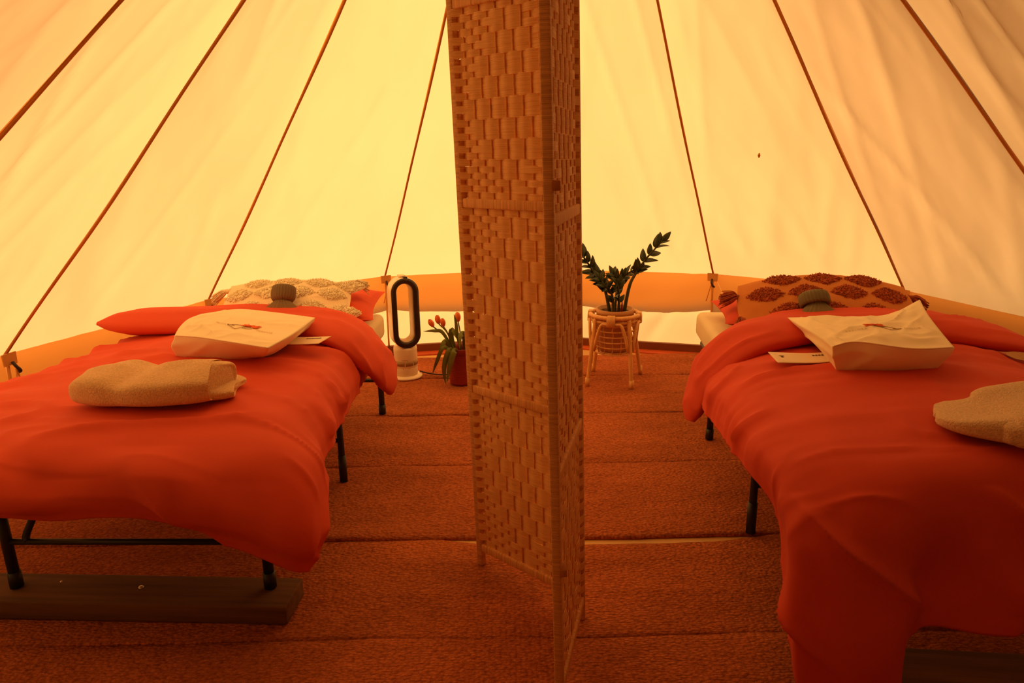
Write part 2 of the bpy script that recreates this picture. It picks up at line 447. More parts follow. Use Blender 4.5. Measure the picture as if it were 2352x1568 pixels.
# front gable (A-frame porch with the doors closed behind the camera)
wall_front = tag(empty('wall_front', (CX, CY, 0)), 'closed canvas door gable of the tent behind the viewer', None, None, 'structure')
o3 = V(CX, CY, 0); GY = -.95
FL, FR = V(CX-1.9, GY, 0), V(CX+1.9, GY, 0); PL, PR = V(CX-1.15, GY, 2.15), V(CX+1.15, GY, 2.15)
def tri_panel(pts, parent, name, m=M_door):
    P = loft([[pts[0], pts[1]], [pts[2], pts[3]]], 16, 16)-np.array(o3)
    mk(name, P.reshape(-1, 3), gfaces(16, 16), m, parent)
CB, CT = V(CX, GY, 0), V(CX, GY, 2.15)
tri_panel([FL, PL, CB, CT], wall_front, 'door_flap'); tri_panel([FR, PR, CB, CT], wall_front, 'door_flap')
tri_panel([PL, APEX, PR, APEX], wall_front, 'porch_roof')
for kk, ff, pk in ((-5, FL, PL), (5, FR, PR)):
    k0, k1 = (kk, kk+1) if kk < 0 else (kk-1, kk)
    n_ = (TOP[k1]-TOP[k0]).cross(APEX-TOP[k0]).normalized()
    if n_.z > 0: n_ = -n_
    G = []
    for i in range(40):
        t = i/39*.985
        e1 = TOP[kk].lerp(APEX, t)+n_*(.035*math.sin(PI*t)+.002); e0 = ff.lerp(pk, min(1, t*1.6)) if t < .625 else pk.lerp(APEX, (t-.625)/.36)
        G.append([e0.lerp(e1, j/11)-o3 for j in range(12)])
    mk('porch_panel', np.array(G).reshape(-1, 3), gfaces(40, 12), M_door, wall_front)
tri_panel([FL, V(FL.x+.01, FL.y, .01), bottom(TOP[-5]), TOP[-5]], wall_front, 'porch_wall'); tri_panel([FR, V(FR.x-.01, FR.y, .01), bottom(TOP[5]), TOP[5]], wall_front, 'porch_wall')

# groundsheet
pts = [bottom(TOP[k])+V(TOP[k].x-CX, TOP[k].y-CY, 0).normalized()*.01 for k in range(-5, 6)]+[FR, FL]
mk('floor', [V(p.x, p.y, 0) for p in pts]+[V(p.x, p.y, -.02) for p in pts],
   [tuple(range(13)), tuple(range(25, 12, -1))]+[(i, i+13, (i+1) % 13+13, (i+1) % 13) for i in range(13)], M_floor, None, False)
tag(bpy.data.objects['floor'], 'tan groundsheet showing in the gap between the woven runners', None, None, 'structure')

# runners (woven coir mats laid edge to edge)
def chord(y, inset=.16):
    ring = [bottom(TOP[k]) for k in range(-5, 6)]+[FR, FL]
    xs = []
    for i in range(len(ring)):
        p, q = ring[i], ring[(i+1) % len(ring)]
        if (p.y-y)*(q.y-y) < 0: xs.append(p.x+(q.x-p.x)*(y-p.y)/(q.y-p.y))
    return min(xs)+inset, max(xs)-inset
def runner(y0, y1, label, z=.010, wob=.006, seed=0, skew=0.0, gapf=0.0):
    nr, nc = 30, 150
    s = np.linspace(0, 1, nr)[:, None]; Yr = y0+(y1-y0)*s
    L = np.array([chord(min(max(float(t), .05), 4.58)) for t in Yr[:, 0]])
    a = np.linspace(0, 1, nc)[None, :]
    X = L[:, :1]*(1-a)+L[:, 1:]*a
    gp = np.clip(1-((X-.33)/.62)**4, 0, 1)
    Yr = Yr+s*gapf*(1-gp)
    ed = (1-s)*(fbm(X*5+seed, X*0, 1, 3)*wob*4)+s*(fbm(X*5+seed+9, X*0, 4, 3)*wob*4)
    Y = Yr+ed+skew*(X-.2)
    Z = z+fbm(X*1.8+seed, Y*4, 2, 3)*.010+ridge(X*.6+seed, Y*5, 4, 6)*.005-.006*np.clip(np.abs(s-.5)*2-.9, 0, 1)*10*.5
    Z = np.maximum(Z, .004)
    P = np.stack([X, Y, Z], -1)
    N = np.zeros_like(P); N[..., 2] = 1
    v, f = slab(P, np.maximum(Z-.0015, .001), N)
    o = mk('runner_rug', v, f, M_rug, None); tag(o, label, 'rug', 'woven coir runners laid across the tent floor'); return o
runner(4.14, 4.60, 'woven coir runner closest to the far tent wall, under the vase', seed=1)
runner(3.49, 4.13, 'woven coir runner crossing the front feet of the rattan plant stand', seed=2)
runner(2.86, 3.48, 'woven coir runner passing under the back legs of both beds', seed=3)
runner(2.235, 2.85, 'woven coir runner whose near edge lies along the bare gap', seed=4, z=.014)
runner(1.70, 2.185, 'woven coir runner just in front of the bare gap, under the screen feet', seed=5, gapf=.055)
runner(.72, 1.706, 'woven coir runner closest to the viewer, at the bottom of the picture', seed=6, z=.009)

# ------------------------------------------------------------------ beds
def bed(name, O, ay, length, width, legs, plank_z, label, mlabel, side):
    """O inner foot corner, ay unit along the bed, ax outward"""
    ay = V(*ay).normalized(); ax = V(-ay.y, ay.x, 0)*(1 if side < 0 else -1)
    root = empty(name, (O[0], O[1], 0)); tag(root, label, 'bed frame', 'black folding bed frames')
    def W(a, l, z): return ax*a+ay*l+V(0, 0, z)
    zr = .405
    rp = [W(.03, .03, zr), W(width-.03, .03, zr), W(width-.03, length-.03, zr), W(.03, length-.03, zr)]
    # rounded rail loop
    path = []
    for i in range(4):
        p, q, n = rp[i], rp[(i+1) % 4], rp[(i-1) % 4]
        path += [p+(n-p).normalized()*.07, p+(n-p).normalized()*.02+(q-p).normalized()*.02, p+(q-p).normalized()*.07]
    path.append(path[0]); mk('rail', *tube(path, .017, 10), M_black, root)
    for i in range(8):
        l = .15+i*(length-.3)/7
        mk('slat', *tube([W(.03, l, zr+.004), W(width-.03, l, zr+.004)], .007, 6), M_black, root)
    for j, l in enumerate(legs):
        z0 = plank_z if j == 0 else .012
        for a in (.025, width-.025):
            spl = .02 if a < .1 else -.02
            top, bot = W(a, l, zr), W(a-spl*.0, l, z0)
            r = .016 if j != 1 else .014
            lg = mk('leg', *tube([top, bot], r, 12), M_black, root)
            fz = .055 if j != 1 else .125
            mk('foot_sleeve', *tube([bot+V(0, 0, fz), bot+V(0, 0, .002)], r+.0035, 12), M_black, lg)
        zb = .205 if j else .240
        mk('crossbar', *tube([W(.025, l, zb), W(width-.025, l, zb)], .010, 8), M_black, root)
        if j == 0:
            for a, d in ((.09, .05), (width-.09, -.05)):
                mk('brace', *tube(smooth_path([W(a, l, zb), W(a, l+.01, zb+.03), W(a+d*1.2, l+.05, zr)], 4), .011, 8), M_black, root)
    # mattress
    nu, nv = 60, 120
    m = rbox((0, 0, .424), (width, length, .557), .035, 4)
    bm = bmesh.new(); vs_ = [bm.verts.new(ax*p[0]+ay*p[1]+V(0, 0, p[2])) for p in m[0]]
    for fc in m[1]: bm.faces.new([vs_[i] for i in fc])
    bmesh.ops.subdivide_edges(bm, edges=[e for e in bm.edges if e.calc_length() > .12], cuts=14, use_grid_fill=True)
    bm.normal_update()
    for v in bm.verts:
        n = v.normal; c = v.co
        s = np.clip((.53-c.z)/.13, 0, 1) if abs(n.z) < .5 else 0
        along = c.dot(ay); acr = c.dot(ax)
        q = along if abs(n.dot(ax)) > abs(n.dot(ay)) else acr
        v.co = c+n*float(ridge(q*13+3, c.z*3, 1, 3)*.010*s*s)
    me = bpy.data.meshes.new('mattress'); bm.to_mesh(me); bm.free(); me.materials.append(M_sheet)
    me.polygons.foreach_set('use_smooth', [True]*len(me.polygons))
    mo = link('mattress', me); mo.location = (O[0], O[1], 0); tag(mo, mlabel, 'mattress', 'cream sheeted mattresses')
    return root
bed('folding_bed_frame', (-.745, 1.74), (.03, 1, 0), 1.88, .86, (.12, .97, 1.775), .080,
    'black steel folding bed frame on the left, its foot legs on a timber plank', 'thick mattress in a cream sheet under the left duvet, beside the white fan', -1)
bed('folding_bed_frame', (.775, 1.60), (.106, .994, 0), 1.96, .86, (.08, .65, 1.515), .080,
    'black steel folding bed frame on the right, mostly hidden by its duvet', 'thick mattress in a cream sheet under the right duvet, near the rattan stand', 1)

# planks under the foot legs
def plank(c, rz, L, Wd, T, label):
    r = empty('timber_plank', c, rz); tag(r, label, 'plank', 'timber planks under the bed feet')
    v, f = rbox((-L/2, -Wd/2, 0), (L/2, Wd/2, T), .006, 2); mk('board', v, f, M_plank, r)
    return r
pl = plank((-1.235, 1.868, .014), -.055, 1.10, .150, .064, 'dark weathered timber plank under the foot of the left bed')
mk('screw', *lathe([(0, .003), (.006, .003), (.008, 0)], 16, (.055, .01, .064)), M_metal, pl)
mk('screw', *lathe([(0, .002), (.003, .002), (.004, 0)], 10, (-.22, .03, .064)), M_metal, pl)
plank((1.46, 1.435, .014), -.10, 1.05, .15, .064, 'dark timber plank under the foot of the right bed')

# ------------------------------------------------------------------ duvets
def duvet(name, net, nr, nc, fold_sec, m, label, side, seed):
    root = empty(name, (float(np.mean([p[0] for p in net[3]])), float(net[3][0][1]), 0)); tag(root, label, 'duvet', 'terracotta duvets')
    P = loft(net, nr, nc)
    # arc coordinates
    X, Y, Z = P[..., 0], P[..., 1], P[..., 2]
    du = np.cumsum(np.r_['1', np.zeros((nr, 1)), np.linalg.norm(np.diff(P, axis=1), axis=2)], axis=1)
    N = grid_normals(P)
    if N[nr//2, nc//2, 2] < 0: N = -N
    v01 = np.linspace(0, 1, nr)[:, None]; u01 = np.linspace(0, 1, nc)[None, :]
    footw = np.clip((.36-v01)/.12, 0, 1)                    # foot face
    ew = np.clip((np.abs(u01-.5)*2-.45)/.4, 0, 1)           # towards the long sides
    d = fbm(du*2.2+seed, Y*2.2, 1, 3)*.040
    top = ridge(du*1.5+Y*1.2+seed, Y*6-du*.8, 2, 4)*.018+ridge(du*2.5+seed, Y*13+du*2, 5, 4)*.008
    sidef = ridge(du*1.1+seed+3, Y*8+du*1.6, 7, 3)*.038+ridge(du*2+seed+3, Y*17+du*3, 9, 2)*.013
    foot = ridge(du*4.2+Z*4.5+seed, Z*1.6, 4, 3)*.046+fbm(du*5+seed, Z*3, 2)*.045
    d = d+(1-footw)*(top*(1-ew)+sidef*ew)+footw*foot
    hm0 = np.clip(np.minimum(np.minimum(u01, 1-u01)*9, np.minimum(v01, 1-v01)*9), .45, 1)
    P = P+N*((d-.010)*hm0)[..., None]
    hem = np.minimum(np.minimum(u01, 1-u01)*14, np.minimum(v01, 1-v01)*14)
    th = .008+.022*np.clip(hem, 0, 1)
    v, f = slab(P, th, N)
    mk('cover', local(root, v), f, m, root)
    # turned back upper edge: a puffy flattened roll swept over the bed
    secs = np.array(fold_sec, float)                        # x,y,z, ry, rn
    ns, nk = 90, 56
    S = cr_matrix(len(secs), ns)@secs
    C = S[:, :3]; T = np.gradient(C, axis=0); T[:, 1] = 0*T[:, 1]+T[:, 1]
    T = T/np.linalg.norm(T, axis=1, keepdims=True)
    B = np.cross(T, np.array([0, 1, 0.0])); B = B/np.linalg.norm(B, axis=1, keepdims=True)
    if B[ns//2, 2] < 0: B = -B
    A = np.cross(B, T); A = A*np.sign(A[:, 1:2])
    q = np.linspace(0, 2*PI, nk, endpoint=False)[None, :]
    cq, sq = np.cos(q), np.sin(q)
    sup = lambda t, e: np.sign(t)*np.abs(t)**e
    ry, rn = np.maximum(S[:, 3:4], .003), np.maximum(S[:, 4:5], .003)
    a_, b_ = sup(cq, .85)*ry, sup(sq, .8)*rn
    b_ = np.where(b_ < 0, b_*.8, b_*(1+.25*cq))
    R = C[:, None, :]+A[:, None, :]*a_[..., None]+B[:, None, :]*b_[..., None]
    Nn = A[:, None, :]*(cq/ry)[..., None]+B[:, None, :]*(sq/rn)[..., None]; Nn = Nn/np.linalg.norm(Nn, axis=2, keepdims=True)
    sl = np.linspace(0, 1.5, ns)[:, None]
    dd = fbm(sl*3+seed, R[..., 1]*4, R[..., 2]*4, 3)*.030+ridge(sl*2.2+seed, R[..., 1]*13+sl, R[..., 2]*5, 4)*.012-.004
    dd = dd*np.clip(rn/.05, 0, 1)*np.clip(np.minimum(ry, .1)/.1, 0, 1)
    R = R+Nn*dd[..., None]
    vv = list(local(root, R.reshape(-1, 3))); ff = gfaces(ns, nk, True)
    ff += [tuple(range(nk-1, -1, -1)), tuple(range((ns-1)*nk, ns*nk))]
    mk('turned_back_edge', vv, ff, m, root)
    # hem piping along the fold
    hp = [R[i, int(nk*.5)+2] for i in range(3, ns-3)]
    if hp[0][1] > R[3, 0][1]: hp = [R[i, 2] for i in range(3, ns-3)]
    return root

L_net = [
 [(-1.860, 1.840, 0.450), (-1.760, 1.730, 0.430), (-1.500, 1.700, 0.425), (-1.100, 1.690, 0.425), (-0.860, 1.690, 0.375), (-0.705, 1.680, 0.305), (-0.623, 1.680, 0.260), (-0.587, 1.700, 0.240)],
 [(-1.880, 1.860, 0.500), (-1.770, 1.710, 0.510), (-1.500, 1.665, 0.510), (-1.100, 1.660, 0.510), (-0.860, 1.660, 0.480), (-0.685, 1.660, 0.455), (-0.588, 1.670, 0.400), (-0.557, 1.760, 0.330)],
 [(-1.910, 1.920, 0.500), (-1.790, 1.800, 0.565), (-1.500, 1.755, 0.590), (-1.100, 1.745, 0.600), (-0.850, 1.755, 0.590), (-0.675, 1.785, 0.570), (-0.588, 1.840, 0.505), (-0.572, 1.900, 0.400)],
 [(-1.960, 2.060, 0.500), (-1.840, 2.030, 0.585), (-1.500, 2.000, 0.625), (-1.100, 2.000, 0.635), (-0.850, 2.000, 0.625), (-0.705, 2.020, 0.590), (-0.635, 2.050, 0.500), (-0.625, 2.080, 0.410)],
 [(-2.020, 2.500, 0.500), (-1.910, 2.500, 0.565), (-1.500, 2.500, 0.630), (-1.100, 2.500, 0.640), (-0.860, 2.500, 0.620), (-0.725, 2.500, 0.585), (-0.660, 2.500, 0.500), (-0.650, 2.500, 0.410)],
 [(-1.900, 2.950, 0.500), (-1.800, 2.950, 0.560), (-1.500, 2.950, 0.620), (-1.100, 2.950, 0.630), (-0.860, 2.950, 0.610), (-0.735, 2.950, 0.575), (-0.680, 2.950, 0.480), (-0.675, 2.950, 0.390)],
 [(-1.840, 3.200, 0.520), (-1.750, 3.200, 0.570), (-1.500, 3.200, 0.600), (-1.100, 3.200, 0.600), (-0.860, 3.200, 0.600), (-0.745, 3.200, 0.560), (-0.695, 3.200, 0.470), (-0.690, 3.200, 0.390)],
]
L_fold = [(-1.90, 3.05, .655, .012, .008), (-1.83, 3.06, .652, .07, .035), (-1.70, 3.07, .650, .125, .055), (-1.45, 3.08, .652, .155, .058), (-1.15, 3.07, .655, .17, .055),
          (-.92, 3.03, .643, .180, .055), (-.76, 2.98, .605, .185, .055), (-.665, 2.97, .535, .18, .055), (-.605, 2.99, .455, .155, .050), (-.575, 3.01, .39, .12, .040), (-.56, 3.03, .35, .06, .02)]
duvet('duvet', L_net, 130, 150, L_fold, M_duvet, 'bright terracotta duvet with its top edge turned back, on the left bed', -1, 1.3)
R_net = [
 [(.735, 1.56, .10), (.700, 1.44, .055), (.80, 1.375, .04), (.92, 1.39, .05), (1.005, 1.47, .20), (1.22, 1.45, .195), (1.55, 1.46, .25), (1.88, 1.5, .30)],
 [(.735, 1.60, .26), (.690, 1.47, .28), (.80, 1.405, .29), (.92, 1.415, .30), (1.035, 1.485, .33), (1.22, 1.46, .35), (1.55, 1.47, .37), (1.88, 1.53, .38)],
 [(.735, 1.70, .36), (.705, 1.55, .46), (.81, 1.475, .495), (.93, 1.475, .51), (1.06, 1.49, .515), (1.22, 1.485, .52), (1.55, 1.49, .52), (1.88, 1.56, .47)],
 [(.725, 1.84, .41), (.715, 1.72, .525), (.83, 1.62, .585), (.96, 1.59, .60), (1.11, 1.585, .605), (1.28, 1.585, .61), (1.56, 1.60, .60), (1.89, 1.68, .53)],
 [(.715, 2.00, .42), (.725, 1.95, .53), (.84, 1.92, .60), (.98, 1.91, .625), (1.16, 1.91, .635), (1.36, 1.91, .635), (1.64, 1.92, .62), (1.92, 1.95, .53)],
 [(.735, 2.35, .40), (.755, 2.35, .51), (.86, 2.35, .59), (1.01, 2.35, .625), (1.21, 2.35, .635), (1.41, 2.35, .635), (1.70, 2.35, .62), (1.98, 2.35, .54)],
 [(.76, 2.58, .39), (.785, 2.58, .50), (.89, 2.58, .58), (1.04, 2.60, .615), (1.26, 2.75, .62), (1.46, 2.75, .62), (1.75, 2.72, .61), (2.0, 2.68, .55)],
 [(.775, 2.74, .40), (.805, 2.74, .49), (.905, 2.76, .565), (1.06, 2.80, .60), (1.28, 2.92, .60), (1.48, 2.94, .60), (1.75, 2.92, .59), (1.98, 2.85, .55)],
]
R_fold = [(.745, 2.67, .285, .03, .015), (.755, 2.68, .325, .08, .030), (.775, 2.69, .41, .115, .042), (.825, 2.69, .510, .135, .052), (.92, 2.69, .595, .145, .056), (1.07, 2.73, .640, .160, .054),
          (1.30, 2.80, .652, .17, .053), (1.52, 2.79, .655, .17, .053), (1.74, 2.71, .655, .15, .055), (1.90, 2.60, .640, .12, .045), (2.0, 2.52, .625, .06, .025), (2.06, 2.47, .615, .012, .008)]
duvet('duvet', R_net, 140, 150, R_fold, M_duvet2, 'deep terracotta duvet on the right bed, one foot corner hanging to the floor', 1, 8.1)

# ------------------------------------------------------------------ pillows, cushions, tassels
def pillow_mesh(w, h, th, n=44, pinch=.16, seed=0.0, amp=.02, dome=None):
    """flat-lying pillow in local x (width) y (height) z (thickness), pointed corners"""
    u = np.linspace(-1, 1, n)
    U, Vv = np.meshgrid(u, u)
    def side(sg):
        f = np.clip((1-U**2), 0, 1)**.55*np.clip((1-Vv**2), 0, 1)**.55
        X = U*w/2*(1-pinch*.5*(1-Vv**2)*np.abs(U)**4*.6); Y = Vv*h/2*(1-pinch*.5*(1-U**2)*np.abs(Vv)**4*.6)
        if dome is not None: X = U*w/2*(1-dome[0]*Vv**2); Y = Vv*h/2*(1-dome[1]*U**2)
        Z = sg*f*th/2
        wr = (ridge(U*3+seed, Vv*3+sg, 2, 3)*.5+fbm(U*2+seed, Vv*2, sg*3)*1.4)*amp*f
        return np.stack([X, Y, Z+sg*wr], -1)
    A, B = side(1), side(-1)
    v = list(A.reshape(-1, 3))+list(B.reshape(-1, 3)); f = gfaces(n, n)+[tuple(reversed(x)) for x in gfaces(n, n, off=n*n)]
    o = n*n
    for j in range(n-1):
        f.append((j+1, j, o+j, o+j+1)); b = (n-1)*n; f.append((b+j, b+j+1, o+b+j+1, o+b+j))
        f.append((j*n, (j+1)*n, o+(j+1)*n, o+j*n)); f.append(((j+1)*n+n-1, j*n+n-1, o+j*n+n-1, o+(j+1)*n+n-1))
    return np.array(v), f, A
def place(P, c, tilt, yaw, roll=0.0):
    """rotate pillow local coords: roll in own plane, tilt about x (raise +y edge), then yaw"""
    P = np.asarray(P, float)
    M = np.array((Matrix.Rotation(yaw, 3, 'Z') @ Matrix.Rotation(tilt, 3, 'X') @ Matrix.Rotation(roll, 3, 'Z')))
    return P@M.T+np.array(c)

def pillow(c, w, h, th, tilt, yaw, m, label, seed, roll=0):
    r = empty('pillow', (c[0], c[1], .56)); tag(r, label, 'pillow', 'terracotta bed pillows')
    v, f, A = pillow_mesh(w, h, th, 44, .2, seed, .018)
    mk('pillowcase', local(r, place(v, c, tilt, yaw, roll)), f, m, r)
    return r
pillow((-1.085, 3.42, .640), .82, .44, .165, math.radians(7), .03, M_duvet, 'terracotta pillow behind the cream cushion on the left bed', 2.2)
pillow((1.40, 3.17, .626), .82, .44, .150, math.radians(2), -.12, M_duvet2, 'terracotta pillow behind the rust cushion on the right bed', 6.2)

def tassel(base, dirv, L, n, m, parent, seed, spread=.35):
    rnd = random.Random(seed); mb = MB(); dirv = Vector(dirv).normalized()
    a = dirv.orthogonal().normalized(); b = dirv.cross(a)
    base = Vector(base)
    mb.add(tube(smooth_path([base-dirv*.012, base+dirv*.006, base+dirv*.018], 3), [.008, .008, .008, .012, .012, .013, .012], 8))
    for i in range(n):
        q = rnd.uniform(0, 2*PI); s = rnd.uniform(.2, 1)*spread
        d = (dirv+(a*math.cos(q)+b*math.sin(q))*s).normalized()
        l = L*rnd.uniform(.8, 1.1)
        p0 = base+dirv*.012; p1 = p0+(dirv*.7+(d-dirv)*1.6)*l*.45; p2 = p0+d*l+V(0, 0, -.35*l*rnd.uniform(.3, 1))
        mb.add(tube(smooth_path([p0, p1, p2], 3), .0026, 4))
    return mb.build('tassel', m, parent)

def cushion(c, w, h, th, tilt, yaw, roll, mb, mt, mta, label, tufts, seed, group, dome):
    r = empty('cushion', (c[0], c[1], .56)); tag(r, label, 'cushion', group)
    n = 60
    v, f, A = pillow_mesh(w, h, th, n, .12, seed, .012, dome)
    T = lambda P: local(r, place(P, c, tilt, yaw, roll))
    mk('cover', T(v), f, mb, r)
    def surf(X, Y):
        U = np.clip(X/(w/2), -.985, .985); W_ = np.clip(Y/(h/2*(1-dome[1]*U**2)), -.985, .985)
        return (1-U**2)**.55*(1-W_**2)**.55*th/2
    rs = np.random.RandomState(int(seed*10)+5)
    for i, (tx, ty, ta, tb) in enumerate(tufts):
        # lozenge patch, raised and shaggy: radial grid
        nr, na = 12, 48
        rr = np.linspace(0, 1, nr)[:, None]; q = np.linspace(0, 2*PI, na, endpoint=False)[None, :]
        lo = 1/(np.abs(np.cos(q))**1.25+np.abs(np.sin(q))**1.25)**(1/1.25)
        X = tx+ta*rr*lo*np.cos(q); Y = ty+tb*rr*lo*np.sin(q)
        prof = (1-rr**5)
        Z = surf(X, Y)+prof*.013-.002+fbm(X*60+i, Y*60, 1, 2)*.004*prof
        mb_ = MB(); mb_.add((T(np.stack([X, Y, Z], -1).reshape(-1, 3)), gfaces(nr, na, True)))
        fv = []; ff = []
        for q_ in range(300):
            a_ = rs.rand()*2*PI; r_ = math.sqrt(rs.rand())*.97
            l_ = 1/(abs(math.cos(a_))**1.25+abs(math.sin(a_))**1.25)**(1/1.25)
            x_, y_ = tx+ta*r_*l_*math.cos(a_), ty+tb*r_*l_*math.sin(a_)
            z_ = float(surf(np.array(x_), np.array(y_)))+(1-r_**5)*.013-.003
            ln = rs.uniform(.005, .009); dx, dy = (rs.rand(2)-.5)*1.3; dx += .25*r_*math.cos(a_); dy += .25*r_*math.sin(a_)
            b = len(fv); w_ = .0032; an = rs.rand()*PI
            for k_ in range(3):
                g_ = an+k_*2*PI/3; fv.append((x_+w_*math.cos(g_), y_+w_*math.sin(g_), z_))
            for k_ in range(3):
                g_ = an+k_*2*PI/3; fv.append((x_+dx*ln*.6+w_*.9*math.cos(g_), y_+dy*ln*.6+w_*.9*math.sin(g_), z_+ln*.75))
            fv.append((x_+dx*ln*1.1, y_+dy*ln*1.1, z_+ln*.95))
            for k_ in range(3):
                k2 = (k_+1) % 3; ff += [(b+k_, b+k2, b+3+k2, b+3+k_), (b+3+k_, b+3+k2, b+6)]
        mb_.add((T(np.array(fv)), ff)); mb_.build('tuft', mt, r)
    return r, T
# cream cushion, left
tL = []
for row, y in enumerate((-.15, -.05, .06, .15)):
    for i in range(4):
        x = -.225+i*.15+(.075 if row % 2 else 0)
        if abs(x) < .30: tL.append((x, y*.95, .078, .050))
cl, T = cushion((-1.10, 3.25, .665), .62, .40, .13, math.radians(33), .02, 0.0, M_cushc, M_tuftc, M_tassc,
                'cream cushion with tufted lozenges and tassels on the left bed', tL, 3.1, 'tufted scatter cushions', (.03, .14))
for (x, y), dr in zip(((.30, .185), (-.305, .14), (.30, -.19), (-.30, -.19)), ((.9, -.2, -.1), (-.9, -.1, -.35), (.7, -.5, 0), (-.7, -.5, 0))):
    p = T(np.array([[x, y, 0]]))[0]; tassel(p, dr, .075, 46, M_tassc, cl, int(x*100+y*10))
tR = []
for row, y in enumerate((-.17, -.055, .06, .165)):
    for i in range(4):
        x = -.27+i*.18+(.09 if row % 2 else 0)
        if abs(x) < .36: tR.append((x, y*.98, .088, .056))
cr, T = cushion((1.43, 3.02, .660), .78, .46, .15, math.radians(36), -.12, 0.0, M_cusho, M_tufto, M_tasso,
                'ochre cushion with rust tufted lozenges and tassels on the right bed', tR, 5.7, 'tufted scatter cushions', (.05, .30))
for (x, y), dr in zip(((-.37, .09), (-.372, -.03), (.38, .10), (.37, -.15)), ((-.8, .0, .05), (-.45, -.75, -.55), (.8, .1, -.4), (.8, -.3, -.1))):
    p = T(np.array([[x, y, 0]]))[0]; tassel(p, dr, .08, 60, M_tasso, cr, int(x*100+y*10)+3, .5)

# ------------------------------------------------------------------ hot water bottles in knitted covers
def hot_water_bottle(c, yaw, tilt, s, m, label, fold):
    r = empty('hot_water_bottle', c, yaw); tag(r, label, 'hot water bottle', 'hot water bottles in knitted covers')
    R = np.array(Matrix.Rotation(tilt, 3, 'X'))
    n = 96
    rib = lambda a: 1+.045*np.cos(a*26)
    def ringset(prof):
        v = []; f = []
        for (z, rx, ry, rb) in prof:
            for i in range(n):
                a = 2*PI*i/n; k = 1+rb*.05*math.cos(a*26)
                v.append((rx*math.cos(a)*k*s, ry*math.sin(a)*k*s, z*s))
        f = gfaces(len(prof), n, True)
        return [tuple(R@np.array(p)) for p in v], f+[tuple(range(n-1, -1, -1)), tuple(range((len(prof)-1)*n, len(prof)*n))]
    mk('knitted_cover', *ringset([(0, .085, .02, 0), (.02, .10, .035, 0), (.12, .10, .042, .5), (.16, .085, .04, .8), (.185, .055, .034, 1), (.20, .040, .030, 1), (.235, .038, .029, 1)]), m, r)
    if fold:
        pr = [(.205, .046, .036, 1), (.20, .055, .044, 1), (.212, .060, .049, 1), (.235, .060, .049, 1), (.250, .056, .045, 1), (.256, .046, .036, 1), (.248, .036, .027, 1), (.235, .034, .025, 0)]
    else:
        pr = [(.20, .050, .040, 1), (.215, .060, .050, 1), (.25, .062, .052, 1), (.275, .059, .049, 1), (.283, .048, .038, 1), (.275, .036, .027, 1), (.255, .034, .025, 0)]
    mk('rolled_collar', *ringset(pr), m, r)
    return r
hot_water_bottle((-1.075, 3.055, .575), .0, math.radians(-33), .90, M_knit, 'brown grey knitted hot water bottle resting on the cream cushion', False)
hot_water_bottle((1.345, 2.80, .540), .08, math.radians(-36), 1.08, M_knit2, 'grey green ribbed hot water bottle leaning on the rust cushion', True)

